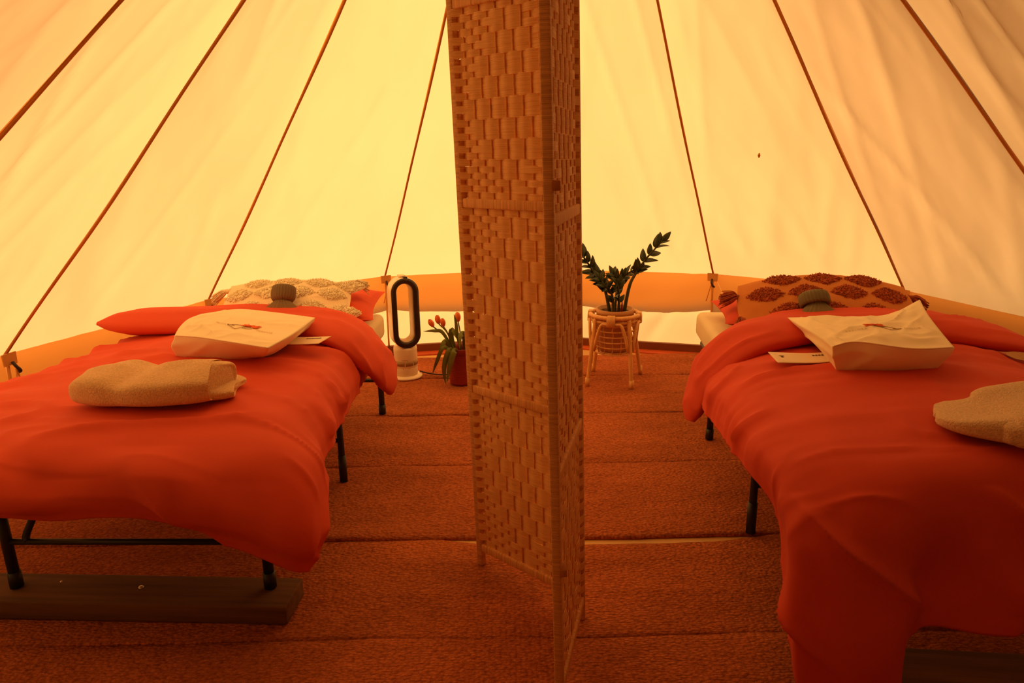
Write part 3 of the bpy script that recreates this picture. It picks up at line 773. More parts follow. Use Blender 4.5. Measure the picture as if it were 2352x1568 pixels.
# ------------------------------------------------------------------ tote bags with print
def text_mesh(body, size):
    cu = bpy.data.curves.new('lettering', 'FONT'); cu.body = body; cu.size = size; cu.resolution_u = 2
    cu.align_x = 'CENTER'; cu.space_character = 1.35
    ob = bpy.data.objects.new('lettering_tmp', cu); COL.objects.link(ob)
    bpy.context.view_layer.update()
    dg = bpy.context.evaluated_depsgraph_get(); me = bpy.data.meshes.new_from_object(ob.evaluated_get(dg))
    v = [tuple(p.co) for p in me.vertices]; f = [tuple(p.vertices) for p in me.polygons]
    bpy.data.objects.remove(ob); bpy.data.curves.remove(cu); bpy.data.meshes.remove(me)
    return np.array(v), f
def tote(name_label, top, bot, net_mid, PC, PX, PY, psize, flip, seed, inkm, dent):
    """top: 4x4 net of the upper face (rows front->back); bot: front lower edge, back lower edge points"""
    cen = np.mean(np.array(top).reshape(-1, 3), axis=0)
    r = empty('tote_bag', (float(cen[0]), float(cen[1]), .64)); tag(r, name_label, 'bag', 'printed cotton tote bags')
    n = 60
    P = loft(top, n, n); N = grid_normals(P)
    if N[n//2, n//2, 2] < 0: N = -N
    u = np.linspace(0, 1, n)[None, :]; v_ = np.linspace(0, 1, n)[:, None]
    d = ridge(u*3+seed+v_*2, v_*2.2-u, 1, 3)*.010*dent+ridge(u*5-v_*3+seed, v_*3+u, 4, 6)*.006*dent+fbm(u*4+seed, v_*4, 2)*.014*dent
    fade = np.clip(np.minimum(np.minimum(u, 1-u), np.minimum(v_, 1-v_))*8, 0, 1)
    P = P+N*((d-.004)*fade)[..., None]
    # closed side wall: perimeter of the top face -> perimeter at base
    per = [(0, j) for j in range(n)]+[(i, n-1) for i in range(1, n)]+[(n-1, j) for j in range(n-2, -1, -1)]+[(i, 0) for i in range(n-2, 0, -1)]
    TOPP = np.array([P[i, j] for i, j in per]); m = len(per)
    Bn = loft(bot, n, n); BOT = np.array([Bn[i, j] for i, j in per])
    rows = 14; S = []
    for k in range(rows):
        t = k/(rows-1)
        q = TOPP*(1-t)+BOT*t
        nv = q-np.array([cen[0], cen[1], 0]); nv[:, 2] = 0; nv = nv/np.linalg.norm(nv, axis=1, keepdims=True)
        ang = np.arange(m)/m*14
        w = math.sin(PI*t)
        q = q+nv*(w*(net_mid+.010*dent*(ridge(ang*.7+seed+t*1.2, t*1.6, 3, 2)-.4)))[:, None] if True else q
        S.append(q)
    S = np.array(S)
    verts = list(P.reshape(-1, 3)); f = gfaces(n, n)
    idx0 = [i*n+j for i, j in per]; off = len(verts)
    verts += list(S[1:].reshape(-1, 3))
    for k in range(rows-1):
        for j in range(m):
            j2 = (j+1) % m
            A = (idx0[j], idx0[j2]) if k == 0 else (off+(k-1)*m+j, off+(k-1)*m+j2)
            B = (off+k*m+j, off+k*m+j2)
            f.append((A[0], B[0], B[1], A[1]))
    f.append(tuple(off+(rows-2)*m+j for j in range(m)))
    mk('bag_body', local(r, verts), f, M_tote, r)
    # stitched edge along the front of the upper face
    mk('edge_seam', *tube([local(r, P[0, j]+np.array([0, 0, .001])) for j in range(1, n-1)], .0022, 6), M_tote, r)
    # print: map flat artwork coordinates on to the face
    Pf = P.reshape(-1, 3)
    PC = np.array(PC); PX = np.array(PX); PY = np.array(PY)
    def onto(pts, lift=.0030):
        pts = np.asarray(pts, float)*psize; out = []
        for p in pts:
            w = PC+PX*p[0]+PY*p[1]
            dd = (Pf[:, 0]-w[0])**2+(Pf[:, 1]-w[1])**2; ii = np.argsort(dd)[:6]; wt = 1/(dd[ii]+1e-6); z = (Pf[ii, 2]*wt).sum()/wt.sum()
            out.append((w[0], w[1], z+lift))
        return local(r, np.array(out))
    def arc_text(body, x0, curve):
        tv, tf = text_mesh(body, .30)
        tv = tv.copy(); tv[:, 1] += curve*(tv[:, 0])**2; tv[:, 0] += x0
        mk('lettering', onto(tv[:, :2]), tf, inkm, r, False)
    arc_text('TRELORA', -2.05, .05); arc_text('TENDOR', 2.05, .05)
    # heart-like line drawing with a burst above
    ln = MB()
    for pth in ([(-1.0, .15), (-.75, .42), (-.3, .5), (.05, .28), (0, -.65)], [(0, -.62), (-.6, -.3), (-1.25, .0), (-.7, .12)], [(.05, .28), (.45, .45), (.75, .2), (.5, -.02), (.1, -.02)]):
        sm = smooth_path([(x, y, 0) for x, y in pth], 6)
        if flip: sm = [V(-p.x, p.y, 0) for p in sm]
        ln.add(tube([V(*q) for q in onto([(p.x, p.y) for p in sm])], .0011, 5))
    ln.build('line_drawing', inkm, r)
    bs = MB(); rnd = random.Random(4)
    ox = .35 if not flip else -.35
    for i in range(34):
        a = PI*(-.08+1.16*i/33); l = rnd.uniform(.55, .8)*(1.15 if abs(math.cos(a)) > .6 else .75)
        p = [(ox+math.cos(a)*.12, .62+math.sin(a)*.1), (ox+math.cos(a)*l, .62+math.sin(a)*l*.75)]
        q = onto(p, .0036); bs.add(tube([V(*q[0]), V(*q[1])], [.0022, .0008], 4))
    bs.build('flower_burst', M_inkr, r)
    return r
Ltop = [[(-1.27, 2.49, .735), (-1.15, 2.43, .742), (-1.02, 2.37, .740), (-.865, 2.33, .725)],
        [(-1.31, 2.62, .738), (-1.18, 2.57, .748), (-1.03, 2.51, .742), (-.845, 2.49, .722)],
        [(-1.35, 2.78, .732), (-1.22, 2.76, .744), (-1.05, 2.71, .736), (-.845, 2.68, .712)],
        [(-1.36, 2.92, .722), (-1.22, 2.98, .728), (-1.05, 2.95, .718), (-.855, 2.90, .702)]]
Lbot = [[(-1.30, 2.55, .63), (-1.18, 2.52, .63), (-1.07, 2.505, .63), (-.97, 2.54, .63)],
        [(-1.32, 2.62, .63), (-1.2, 2.62, .63), (-1.07, 2.6, .63), (-.94, 2.6, .63)],
        [(-1.33, 2.74, .64), (-1.2, 2.74, .64), (-1.05, 2.70, .64), (-.92, 2.7, .64)],
        [(-1.34, 2.84, .65), (-1.2, 2.88, .65), (-1.04, 2.86, .65), (-.90, 2.82, .65)]]
tote('cream printed tote bag lying beside the towel on the left bed', Ltop, Lbot, .012, (-1.055, 2.585, 0), (.93, -.36, 0), (.36, .93, 0), .052, False, 2.0, M_ink, 1.0)
Rtop = [[(1.075, 2.20, .735), (1.15, 2.19, .752), (1.29, 2.115, .748), (1.455, 2.155, .738)],
        [(1.09, 2.36, .735), (1.20, 2.32, .752), (1.33, 2.28, .752), (1.52, 2.33, .742)],
        [(1.11, 2.56, .722), (1.25, 2.50, .745), (1.42, 2.48, .752), (1.60, 2.55, .755)],
        [(1.14, 2.75, .705), (1.30, 2.68, .722), (1.50, 2.66, .732), (1.70, 2.78, .765)]]
Rbot = [[(1.12, 2.24, .63), (1.19, 2.22, .63), (1.30, 2.205, .63), (1.43, 2.215, .63)],
        [(1.14, 2.32, .63), (1.22, 2.30, .63), (1.34, 2.29, .63), (1.50, 2.28, .63)],
        [(1.17, 2.45, .64), (1.27, 2.42, .64), (1.40, 2.41, .64), (1.55, 2.40, .64)],
        [(1.19, 2.60, .65), (1.30, 2.55, .65), (1.45, 2.55, .65), (1.60, 2.55, .65)]]
tote('slouched cream printed tote bag on the right bed, mouth towards the cushion', Rtop, Rbot, .010, (1.31, 2.32, 0), (.99, .10, 0), (-.10, .99, 0), .050, True, 6.0, M_ink, 1.35)

# leaflets
def leaflet(corners, label, curl, marks):
    c = np.array(corners, float); cen = c.mean(0)
    r = empty('leaflet', (cen[0], cen[1], cen[2]-.004)); tag(r, label, 'leaflet', 'printed cards tucked under the tote bags')
    net = [[c[0], c[0]*.5+c[1]*.5+np.array([0, 0, -curl]), c[1]], [c[3], c[3]*.5+c[2]*.5+np.array([0, 0, -curl]), c[2]]]
    P = loft(net, 10, 24); N = grid_normals(P); N = N*np.sign(N[5, 5, 2])
    v, f = slab(P, .0012, N); mk('card', local(r, v), f, M_paper, r)
    mb = MB()
    for (u0, u1, v0, v1) in marks:
        q = []
        for uu, vv in ((u0, v0), (u1, v0), (u1, v1), (u0, v1)):
            iu, iv = uu*23, vv*9; a, b = int(min(iu, 22)), int(min(iv, 8)); fu, fv = iu-a, iv-b
            p = P[b, a]*(1-fu)*(1-fv)+P[b, a+1]*fu*(1-fv)+P[b+1, a]*(1-fu)*fv+P[b+1, a+1]*fu*fv
            q.append(p+np.array([0, 0, .0012]))
        mb.add((local(r, q), [(0, 1, 2, 3)]))
    mb.build('printed_heading', M_inkd, r, False)
    return r
mk_l = [(.60+i*.035, .625+i*.035, .70, .80) for i in range(8)]
leaflet([(-.98, 2.655, .655), (-.775, 2.64, .655), (-.748, 2.735, .66), (-.98, 2.75, .66)], 'small card poking out beside the tote bag on the left bed', .004, mk_l)
leaflet([(.935, 2.295, .652), (1.20, 2.315, .652), (1.22, 2.415, .655), (.945, 2.42, .655)], 'small card poking out beside the tote bag on the right bed', .006,
        [(.56+i*.04, .59+i*.04, .66, .76) for i in range(9)]+[(.12, .15, .5, .62), (.10, .17, .62, .66)])

# ------------------------------------------------------------------ towels
def towel(secs, m, label, layers):
    """stack of folded layers; each layer is a superellipse cross-section swept along x with rounded ends"""
    cx = np.mean([s[0] for s in secs[0]]); cy = np.mean([s[1] for s in secs[0]])
    r = empty('folded_towel', (float(cx), float(cy), .64)); tag(r, label, 'towel', 'folded terry towels')
    for li, sec in enumerate(secs):
        S = np.array(sec, float); ns, nk = 110, 80
        S = cr_matrix(len(S), ns)@S
        C = S[:, :3]; ry = np.maximum(S[:, 3:4], .004); rz = np.maximum(S[:, 4:5], .004)
        q = np.linspace(0, 2*PI, nk, endpoint=False)[None, :]
        cq, sq = np.cos(q), np.sin(q)
        T = np.gradient(C, axis=0); T[:, 2] = 0; T = T/np.linalg.norm(T, axis=1, keepdims=True)
        A = np.stack([-T[:, 1], T[:, 0], 0*T[:, 0]], -1)
        P = C[:, None, :]+A[:, None, :]*(np.sign(cq)*np.abs(cq)**.55*ry)[..., None]
        P[..., 2] += np.sign(sq)*np.abs(sq)**.55*rz*(1+.22*np.clip(sq, 0, 1)*cq)
        P[..., 0] += .30*(P[..., 1]-C[:, None, 1])*np.linspace(.1, 1, ns)[:, None] if li == 0 and m is M_towel else 0
        up = np.clip(sq, 0, 1)
        endf = np.clip(rz/.03, 0, 1)*np.clip(ry/.06, 0, 1)
        P[..., 2] += endf*up*(fbm(P[..., 0]*7+li*5, P[..., 1]*7, 1, 2)*.030+ridge(P[..., 0]*2.2+P[..., 1]*7+li+.4, P[..., 1]*5, 3, 3)*.018)
        P[..., 1] += endf*fbm(P[..., 0]*6+li, P[..., 2]*9, 4, 2)*.020
        mk('fold_layer', local(r, P.reshape(-1, 3)), gfaces(ns, nk, True)+[tuple(range(nk-1, -1, -1)), tuple(range((ns-1)*nk, ns*nk))], m, r)
    return r
towel([
  [(-1.370, 2.085, .680, .03, .02), (-1.350, 2.08, .682, .085, .040), (-1.26, 2.075, .688, .118, .050), (-1.18, 2.07, .680, .118, .040), (-1.10, 2.06, .688, .120, .048), (-1.01, 2.065, .692, .118, .050), (-.965, 2.07, .692, .112, .048), (-.950, 2.075, .693, .10, .042), (-.940, 2.075, .694, .075, .028), (-.936, 2.075, .694, .02, .008)],
  [(-1.05, 2.12, .652, .10, .012), (-.97, 2.12, .653, .105, .016), (-.925, 2.13, .654, .10, .017), (-.908, 2.135, .654, .085, .012), (-.902, 2.135, .654, .02, .004)],
 ], M_towel, 'tan folded terry towel near the foot of the left bed', 2)
towel([
  [(1.185, 1.80, .655, .02, .008), (1.20, 1.79, .657, .07, .016), (1.26, 1.74, .664, .125, .030), (1.36, 1.715, .674, .150, .042), (1.50, 1.71, .676, .160, .044), (1.62, 1.71, .672, .160, .042), (1.70, 1.71, .668, .13, .02)],
  [(1.27, 1.615, .668, .02, .02), (1.285, 1.612, .669, .045, .032), (1.40, 1.60, .671, .050, .036), (1.6, 1.60, .670, .050, .036), (1.68, 1.60, .668, .03, .02)],
 ], M_towel2, 'sand coloured folded terry towel cut off at the right edge of the picture', 2)

# ------------------------------------------------------------------ woven folding screen
P0 = V(-.126, 2.082, 0); P2 = V(.201, 1.792, 0); P3 = V(.104, 1.405, 0)
screen = empty('folding_screen', (P2.x, P2.y, 0)); tag(screen, 'tall woven rattan folding screen standing between the two beds', 'room divider')
LEAN = -.021
ZR = (.083, .654, 1.236, 1.775)
def screen_panel(A, B, outer_at_A, flipn):
    """panel from A to B as an object at A with x along the panel; strips are woven round upright rods"""
    d = B-A; Lw = d.length; ang = math.atan2(d.y, d.x)
    pan = empty('panel', (A.x-P2.x, A.y-P2.y, 0), ang); pan.parent = screen
    # lean is a shear along world x, expressed in panel coordinates
    lx, ly = LEAN*math.cos(ang), -LEAN*math.sin(ang)
    def sh(vf): return [(p[0]+lx*p[2], p[1]+ly*p[2], p[2]) for p in vf[0]], vf[1]
    pw, pd = .012, .011
    for u in (pw+.001, Lw-pw-.001):
        mk('post', *sh(rbox((u-pw, -pd, .012), (u+pw, pd, 1.80), .004, 2)), M_wrap, pan)
    for z in ZR:
        mk('rail', *sh(rbox((2*pw, -pd*.9, z-.014), (Lw-2*pw, pd*.9, z+.014), .004, 2)), M_wraph, pan)
    sp = .0298; nrod = int((Lw-.06)/sp); u0 = (Lw-(nrod-1)*sp)/2
    rods = [u0+i*sp for i in range(nrod)]
    for s in range(3):
        z0, z1 = ZR[s]+.014, ZR[s+1]-.014
        nrow = 28; h = (z1-z0)/nrow
        for u in rods:
            mk('rod', *sh(tube([(u, 0, z0-.003), (u, 0, z1+.003)], .0024, 6)), M_rod, pan)
        for j in range(nrow):
            jc = abs(j-(nrow-1)/2)/(nrow/2)
            pts = []
            amp = .0030
            def off(i):
                ic = abs(i-(nrod-1)/2)/(nrod/2)
                g = j//3 if jc*.80+ic*.80 < .86 else j
                return amp*(1 if (i+g) % 2 else -1)
            offs = [off(i) for i in range(nrod)]
            ends = (-.012 if j % 2 else .010)
            oA, oB = (ends, .009) if outer_at_A else (.009, ends)
            ctrl = [(2*pw-.004, oA if outer_at_A else .008)]+[(rods[i], offs[i]) for i in range(nrod)]+[(Lw-2*pw+.004, oB)]
            us = []
            for (ua, na), (ub, nb) in zip(ctrl[:-1], ctrl[1:]):
                for k in range(4):
                    t = k/4; w = t*t*(3-2*t)
                    us.append((ua+(ub-ua)*t, na+(nb-na)*w))
            us.append(ctrl[-1])
            zc = z0+(j+.5)*h; rr = random.Random(j*31+s*7+int(Lw*1000))
            hh = h*.56*rr.uniform(.98, 1.03); th = .0007; jit = .0003*(1 if j % 2 else -1)
            tilt = rr.uniform(-.002, .002); v = []; f = []
            m = len(us); quad = ((th, -1), (th, 1), (-th, 1), (-th, -1))
            for e in range(4):                              # four faces with their own vertices
                b0 = len(v); qa, qb = quad[e], quad[(e+1) % 4]
                for (u, o) in us:
                    dz = tilt*(u/Lw-.5)*2
                    v += [(u, o+jit+qa[0], zc+qa[1]*hh+dz), (u, o+jit+qb[0], zc+qb[1]*hh+dz)]
                for i in range(m-1):
                    b = b0+i*2; f.append((b, b+2, b+3, b+1))
            mk('woven_strip', *sh((v, f)), M_strip, pan, True)
    return pan
screen_panel(P0, P2, True, False)
screen_panel(P3, P2, False, True)
for z in (.42, 1.31):                              # hinge straps on the free post
    hx, hy = P3.x-P2.x+LEAN*z, P3.y-P2.y
    mk('hinge', *rbox((hx+.008, hy-.002, z-.010), (hx+.026, hy+.030, z+.010), .002, 1), M_seam, screen)

# ------------------------------------------------------------------ rattan plant stand with potted plant
ST = V(.625, 4.03, 0)
stand = empty('plant_stand', (ST.x, ST.y, .012)); tag(stand, 'round rattan plant stand with four splayed cane legs holding a pot', 'plant stand')
zt = .425
mk('top_ring', *ring_tube((0, 0, zt), .145, .013, 56, 10), M_cane, stand)
mk('top_ring', *ring_tube((0, 0, zt-.03), .138, .008, 56, 8), M_cane, stand)
LA = [math.radians(a) for a in (228, 318, 138, 48)]
foot = {0: (-.172, -.098), 1: (.085, -.165), 2: (-.10, .185), 3: (.19, .125)}
for i, (fx, fy) in foot.items():
    a = math.atan2(fy, fx); tx, ty = math.cos(a)*.142, math.sin(a)*.142
    lg = mk('leg', *tube(smooth_path([(fx, fy, .0), (fx*.65+tx*.35, fy*.65+ty*.35, .15), (fx*.25+tx*.75, fy*.25+ty*.75, .32), (tx, ty, zt-.01)], 6), .0125, 10), M_cane, stand)
    mk('cane_sleeve', *tube([(fx*1.0, fy*1.0, .001), (fx*.99, fy*.99, .05)], .0145, 10), M_cane, lg)
order = sorted(foot, key=lambda i: math.atan2(foot[i][1], foot[i][0]))
for j in range(4):
    i0, i1 = order[j], order[(j+1) % 4]
    a0 = math.atan2(foot[i0][1], foot[i0][0]); a1 = math.atan2(foot[i1][1], foot[i1][0])
    if a1 < a0: a1 += 2*PI
    pth = []
    for k in range(21):
        t = k/20; a = a0+(a1-a0)*(.06+.88*t); e = abs(2*t-1)
        z = zt-.035-.17*max(0, (e-.5)/.5)**1.8; rr = .152+.012*max(0, (e-.5)*2)
        pth.append((rr*math.cos(a), rr*math.sin(a), z))
    mk('arch', *tube(pth, .0095, 8), M_cane, stand)
    am = (a0+a1)/2
    v, f = lathe([(.118, .0), (.160, .0), (.164, -.026), (.160, -.052), (.125, -.052)], 8)
    wv = []
    prof = [(.126, .016), (.160, .016), (.164, -.01), (.164, -.045), (.150, -.05), (.126, -.04)]
    for q in range(9):
        a = am-.16+.32*q/8
        wv += [(r*math.cos(a), r*math.sin(a), zt+z) for r, z in prof]
    wf = gfaces(9, 6, True)+[tuple(range(5, -1, -1)), tuple(range(48, 54))]
    mk('binding', wv, wf, M_cane, stand)
for k in range(6):
    mk('basket_hoop', *ring_tube((0, 0, zt-.055-k*.034), .130-.003*k-(.012 if k == 5 else 0), .0042, 48, 6), M_cane, stand)
for k in range(14):
    a = 2*PI*k/14
    pth = [((.132-.0035*q+.006*math.sin(q*3.1))*math.cos(a+.03*math.sin(q*2.5)), (.132-.0035*q+.006*math.sin(q*3.1))*math.sin(a+.03*math.sin(q*2.5)), zt-.02-q*.0295) for q in range(8)]
    mk('basket_stake', *tube(pth, .0032, 5), M_cane, stand)
mk('basket_bottom', *lathe([(0, 0), (.117, 0), (.117, .006), (0, .006)], 32, (0, 0, zt-.235)), M_cane, stand)

pl = empty('potted_plant', (ST.x, ST.y, .012+zt-.228)); tag(pl, 'dark green glossy leaved plant in a clay pot on the rattan stand', 'potted plant')
H = .262
mk('pot', *lathe([(0, 0), (.085, 0), (.092, .02), (.108, H-.03), (.113, H-.028), (.114, H), (.106, H), (.103, H-.03), (.0, H-.035)], 48), M_pot, pl)
rs = np.random.RandomState(2)
sv, sf = lathe([(.0, H-.026), (.03, H-.024), (.06, H-.027), (.09, H-.026), (.104, H-.028)], 40); sv = [(x, y, z+rs.rand()*.008) for x, y, z in sv]
mk('soil', sv, sf, M_soil, pl)
def leaf_mesh(L, Wd, bend=.15, fold=.18, n=9):
    v = []; f = []
    for i in range(n):
        t = i/(n-1); w = Wd*(math.sin(PI*min(1, t**.8))**.75)*(1-.25*t) if 0 < t < 1 else .0006
        z = -bend*L*t*t
        for s, dz in ((-1, fold*w), (0, 0), (1, fold*w)): v.append((L*t, s*w/2, z+dz))
    top = len(v); v += [(x, y, z-.0012) for x, y, z in v]
    for i in range(n-1):
        for j in range(2):
            a = i*3+j; f.append((a, a+3, a+4, a+1)); f.append((top+a, top+a+1, top+a+4, top+a+3))
        f.append((i*3, top+i*3, top+i*3+3, i*3+3)); f.append((i*3+2, i*3+5, top+i*3+5, top+i*3+2))
    return v, f
lv, lf = leaf_mesh(.088, .046); LEAF = bpy.data.meshes.new('leaf'); LEAF.from_pydata(lv, [], lf); LEAF.materials.append(M_leaf)
LEAF.polygons.foreach_set('use_smooth', [True]*len(LEAF.polygons))
def put_leaf(parent, p, d, up, s=1.0, me=LEAF, name='leaf'):
    d = Vector(d).normalized(); up = Vector(up); y = up.cross(d)
    if y.length < 1e-4: y = d.orthogonal()
    y.normalize(); z = d.cross(y)
    M = Matrix((d, y, z)).transposed().to_4x4(); M.translation = Vector(p)
    o = link(name, me, parent); o.matrix_local = M @ Matrix.Scale(s, 4); return o
def zz_stem(pts, r0, r1, t0, nl, seed, s=1.0, both=True):
    rnd = random.Random(seed); pth = smooth_path(pts, 7); n = len(pth)
    st = mk('stem', *tube(pth, [r0+(r1-r0)*i/(n-1) for i in range(n)], 8), M_stem, pl)
    for i in range(nl):
        t = t0+(1-t0)*i/(nl-1); k = min(int(t*(n-1)), n-2); p = pth[k]; tg = (pth[k+1]-pth[k]).normalized()
        sides = (1, -1) if both else ((1,) if i % 2 else (-1,))
        for sd in sides:
            lat = tg.cross(V(.25, -1, .1)).normalized()*sd
            d = tg*rnd.uniform(.75, 1.1)+lat*rnd.uniform(.6, .95)+V(rnd.uniform(-.2, .2), rnd.uniform(-.6, .35), rnd.uniform(-.1, .2))
            put_leaf(st, p, d, V(rnd.uniform(-.3, .3), -1+rnd.uniform(0, .9), .6), s*rnd.uniform(.8, 1.1))
    put_leaf(st, pth[-1], (pth[-1]-pth[-2])+V(0, 0, .0001), V(0, -1, .3), s*.95)
ZB = H-.03
def W2L(x, z): return (x-ST.x, z-(.012+zt-.228))
zz_stem([(-.03, -.01, ZB), (-.07, -.02, W2L(0, .60)[1]), (-.13, -.03, W2L(0, .69)[1]), (-.205, -.03, W2L(0, .80)[1])], .011, .005, .30, 8, 1, .95)
zz_stem([(.055, .0, ZB), (.085, .01, W2L(0, .60)[1]), (.125, .02, W2L(0, .68)[1]), (.19, .03, W2L(0, .77)[1]), (.275, .03, W2L(0, .865)[1])], .012, .004, .50, 6, 2, .92)
zz_stem([(0, .02, ZB), (.02, .03, W2L(0, .60)[1]), (.06, .04, W2L(0, .66)[1]), (.12, .03, W2L(0, .70)[1])], .009, .004, .35, 6, 3, .8)
zz_stem([(-.01, -.03, ZB), (-.03, -.05, W2L(0, .57)[1]), (-.07, -.07, W2L(0, .62)[1]), (-.10, -.06, W2L(0, .66)[1])], .009, .004, .2, 6, 4, .8)
zz_stem([(.02, -.02, ZB), (.015, -.04, W2L(0, .56)[1]), (.0, -.05, W2L(0, .63)[1]), (-.02, -.04, W2L(0, .68)[1])], .009, .004, .2, 6, 5, .75)
mk('shoot', *tube([(.035, -.03, ZB), (.037, -.03, ZB+.05), (.038, -.03, ZB+.085)], [.007, .006, .001], 8), M_vase, pl)

# ------------------------------------------------------------------ bladeless fan heater
FN = V(-.680, 4.18, .012)
fan = empty('bladeless_fan', FN, math.radians(24)); tag(fan, 'white bladeless tower fan with a tall dark rimmed oval loop', 'fan')
mk('base_plate', *lathe([(0, 0), (.100, 0), (.102, .004), (.098, .012), (.080, .018), (0, .018)], 48), M_fanw, fan)
body = mk('body', *lathe([(0, .018), (.071, .018), (.073, .03), (.074, .07), (.0735, .0715), (.074, .073), (.074, .185), (.071, .205), (.0, .21)], 56), M_fanw, fan)
def band(a0, a1, z0, z1, r, name, m):
    v = []; n = 12
    for i in range(n+1):
        a = a0+(a1-a0)*i/n
        v += [(r*math.cos(a), r*math.sin(a), z0), (r*math.cos(a), r*math.sin(a), z1), ((r-.003)*math.cos(a), (r-.003)*math.sin(a), z1), ((r-.003)*math.cos(a), (r-.003)*math.sin(a), z0)]
    mk(name, v, gfaces(n+1, 4, True)+[(3, 2, 1, 0), (n*4, n*4+1, n*4+2, n*4+3)], m, body)
for i in range(8):
    a = -PI/2-.35+i*PI/4; band(a+.04, a+PI/4-.04, .085, .118, .0752, 'grille', M_grille)
band(-PI/2-.62, -PI/2-.12, .124, .127, .0746, 'wordmark', M_grille)
band(-PI, PI, .0700, .0718, .0747, 'joint_line', M_grille)
def racetrack(hw, hh, n=20):
    pts = []
    for i in range(n+1): a = PI*i/n; pts.append((hw*math.cos(a), hh+hw*math.sin(a)))
    for i in range(n+1): a = PI+PI*i/n; pts.append((hw*math.cos(a), -hh+hw*math.sin(a)))
    return pts
zc = .425
def loop(profile, name, m, parent):
    """profile: list of (offset from inner opening outward, y depth)"""
    base = racetrack(.046, .135); v = []; n = len(base)
    for (o, y) in profile:
        pt = racetrack(.046+o, .135); v += [(x, y, zc+z) for x, z in pt]
    f = []
    k = len(profile)
    for i in range(k):
        i2 = (i+1) % k
        for j in range(n): f.append((i*n+j, i*n+(j+1) % n, i2*n+(j+1) % n, i2*n+j))
    return mk(name, v, f, m, parent)
lp = loop([(.040, -.070), (.043, -.060), (.043, .020), (.034, .030), (.008, .028), (.006, -.060), (.03, -.07)], 'loop', M_fanw, fan)
loop([(.0405, -.072), (.0405, -.066), (.006, -.058), (.006, -.0645), (.012, -.072)], 'dark_rim', M_fand, lp)
loop([(.0065, -.060), (.0065, .027), (-.001, .022), (.002, -.05)], 'inner_band', M_fani, lp)
mk('remote_control', *rbox((-.022, -.048, zc+.135+.089), (.018, .012, zc+.135+.101), .004, 2), M_fanw, lp)
mk('display', *rbox((-.004, -.070, zc+.135+.084), (.022, -.046, zc+.135+.094), .003, 2), M_fand, lp)
cb = smooth_path([(-.60, 4.22, .032), (-.55, 4.19, .028), (-.48, 4.16, .026), (-.40, 4.16, .026), (-.30, 4.20, .026), (-.22, 4.30, .026), (-.2, 4.42, .026)], 6)
co = mk('power_cable', *tube([p-V(-.6, 4.22, .02) for p in cb], .0045, 8), M_cable); co.location = (-.6, 4.22, .02)
tag(co, 'thin black power cable on the matting between the fan and the vase', 'cable')

# ------------------------------------------------------------------ vase of tulips
VS = V(-.318, 4.03, .014)
vz = .232
ribs = lambda a, z: 1+.010*math.sin(z*2*PI/.011)
prof = [(0, 0), (.066, 0), (.070, .006)]+[(.070+.012*z/vz, z) for z in np.linspace(.01, vz-.035, 70)]+[(.087, vz-.03), (.089, vz-.005), (.087, vz), (.082, vz), (.078, vz-.03), (.066, .02), (0, .015)]
vs_o = mk('ribbed_vase', *lathe(prof, 48, (0, 0, 0), ribs), M_vase); vs_o.location = VS
tag(vs_o, 'dark red ribbed flowerpot holding tulips, half behind the folding screen', 'vase')
def blade(pts, w, m, parent, name='leaf'):
    pth = smooth_path(pts, 6); n = len(pth); v = []; f = []
    for i, p in enumerate(pth):
        t = i/(n-1); tg = (pth[min(i+1, n-1)]-pth[max(i-1, 0)]).normalized()
        s = tg.cross(V(.2, -1, .25)); s.normalize(); nn = s.cross(tg)
        ww = w*(math.sin(PI*(.12+.88*t))**.8)*.5 if t < 1 else .0008
        for q in (-1, 0, 1): v.append(p+s*ww*q+nn*abs(q)*ww*.35)
    top = len(v); v += [p+V(0, .0012, -.0005) for p in v]
    for i in range(n-1):
        for j in range(2):
            a = i*3+j; f.append((a, a+3, a+4, a+1)); f.append((top+a, top+a+1, top+a+4, top+a+3))
        f.append((i*3, top+i*3, top+i*3+3, i*3+3)); f.append((i*3+2, i*3+5, top+i*3+5, top+i*3+2))
    return mk(name, v, f, m, parent)
def petal(parent, c, d, a, s, open_):
    d = Vector(d).normalized(); u = d.orthogonal().normalized(); w = d.cross(u)
    rad = u*math.cos(a)+w*math.sin(a); tan = d.cross(rad)
    nr, nc = 9, 7; P = np.zeros((nr, nc, 3))
    for i in range(nr):
        t = i/(nr-1)
        rr = s*(.50*math.sin(PI*(.05+.80*t))**.7+open_*t*t)
        wd = s*.42*math.sin(PI*(.10+.86*t))**.6
        for j in range(nc):
            q = (j/(nc-1)-.5)*2
            P[i, j] = c+d*(s*1.75*t)+rad*(rr*(1-.22*q*q))+tan*(wd*q)
    v, f = slab(P, .0012); mk('petal', v, f, M_petal, parent)
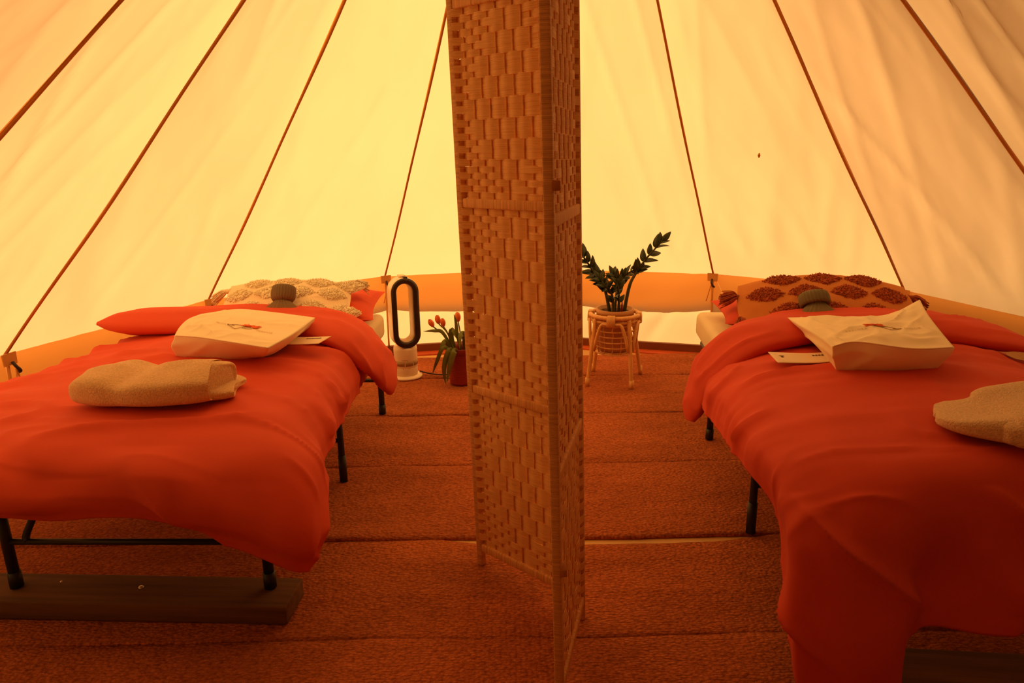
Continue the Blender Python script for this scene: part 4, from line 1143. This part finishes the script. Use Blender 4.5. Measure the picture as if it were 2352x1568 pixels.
def tulip(head, mid, base, leaves, s, label, tilt):
    r = empty('tulip', (VS.x, VS.y, .10)); tag(r, label, 'flower', 'orange tulips in the red pot')
    q = lambda p: V(*p)-V(VS.x, VS.y, .10)
    pth = smooth_path([q(base), q(mid), q(head)], 8)
    mk('stem', *tube(pth, .0042, 7), M_tleaf, r)
    d = (pth[-1]-pth[-2]).normalized()*.5+V(*tilt); d.normalize()
    b = mk('bloom', *lathe([(0, 0), (.006, .001), (.008, .005), (.004, .010), (0, .011)], 12, tuple(pth[-1])), M_tleaf, r)
    for k in range(6): petal(b, pth[-1], d, k*PI/3+.2, s*(1 if k % 2 else .95), .02 if k % 2 else .10)
    for lf_ in leaves: blade([q(p) for p in lf_[0]], lf_[1], M_tleaf, r)
    return r
Y = 4.03
tulip((-.475, Y-.02, .378), (-.41, Y, .31), (-.35, Y, .15), [([(-.36, Y-.01, .22), (-.42, Y-.02, .34), (-.47, Y-.03, .355), (-.535, Y-.03, .352)], .022), ([(-.37, Y-.03, .22), (-.40, Y-.07, .30), (-.425, Y-.09, .26), (-.44, Y-.09, .20)], .026)], .030, 'leftmost orange tulip, its head beside two others', (-.2, -.2, .9))
tulip((-.445, Y+.02, .386), (-.39, Y+.01, .32), (-.34, Y+.02, .15), [([(-.36, Y-.05, .22), (-.41, Y-.10, .27), (-.455, Y-.10, .18), (-.485, Y-.09, .10)], .024)], .031, 'orange tulip second from the left, tucked behind its neighbour', (.1, -.1, 1))
tulip((-.412, Y-.02, .378), (-.385, Y-.01, .32), (-.33, Y-.01, .15), [([(-.345, Y-.06, .21), (-.375, Y-.11, .255), (-.41, Y-.12, .15), (-.405, Y-.12, .045)], .034), ([(-.35, Y, .22), (-.37, Y-.02, .31), (-.36, Y-.03, .36), (-.335, Y-.05, .31)], .034)], .029, 'orange tulip third from the left, upright on its stem', (.05, 0, 1))
tulip((-.325, Y, .402), (-.315, Y, .32), (-.32, Y, .15), [([(-.33, Y-.06, .22), (-.345, Y-.115, .25), (-.375, Y-.13, .16), (-.395, Y-.13, .06)], .036), ([(-.31, Y-.02, .22), (-.33, Y-.04, .33), (-.335, Y-.04, .40), (-.345, Y-.04, .46)], .022), ([(-.29, Y, .22), (-.29, Y-.04, .33), (-.31, Y-.08, .33), (-.315, Y-.10, .26)], .034)], .033, 'tallest orange tulip, right beside the folding screen', (.0, 0, 1))
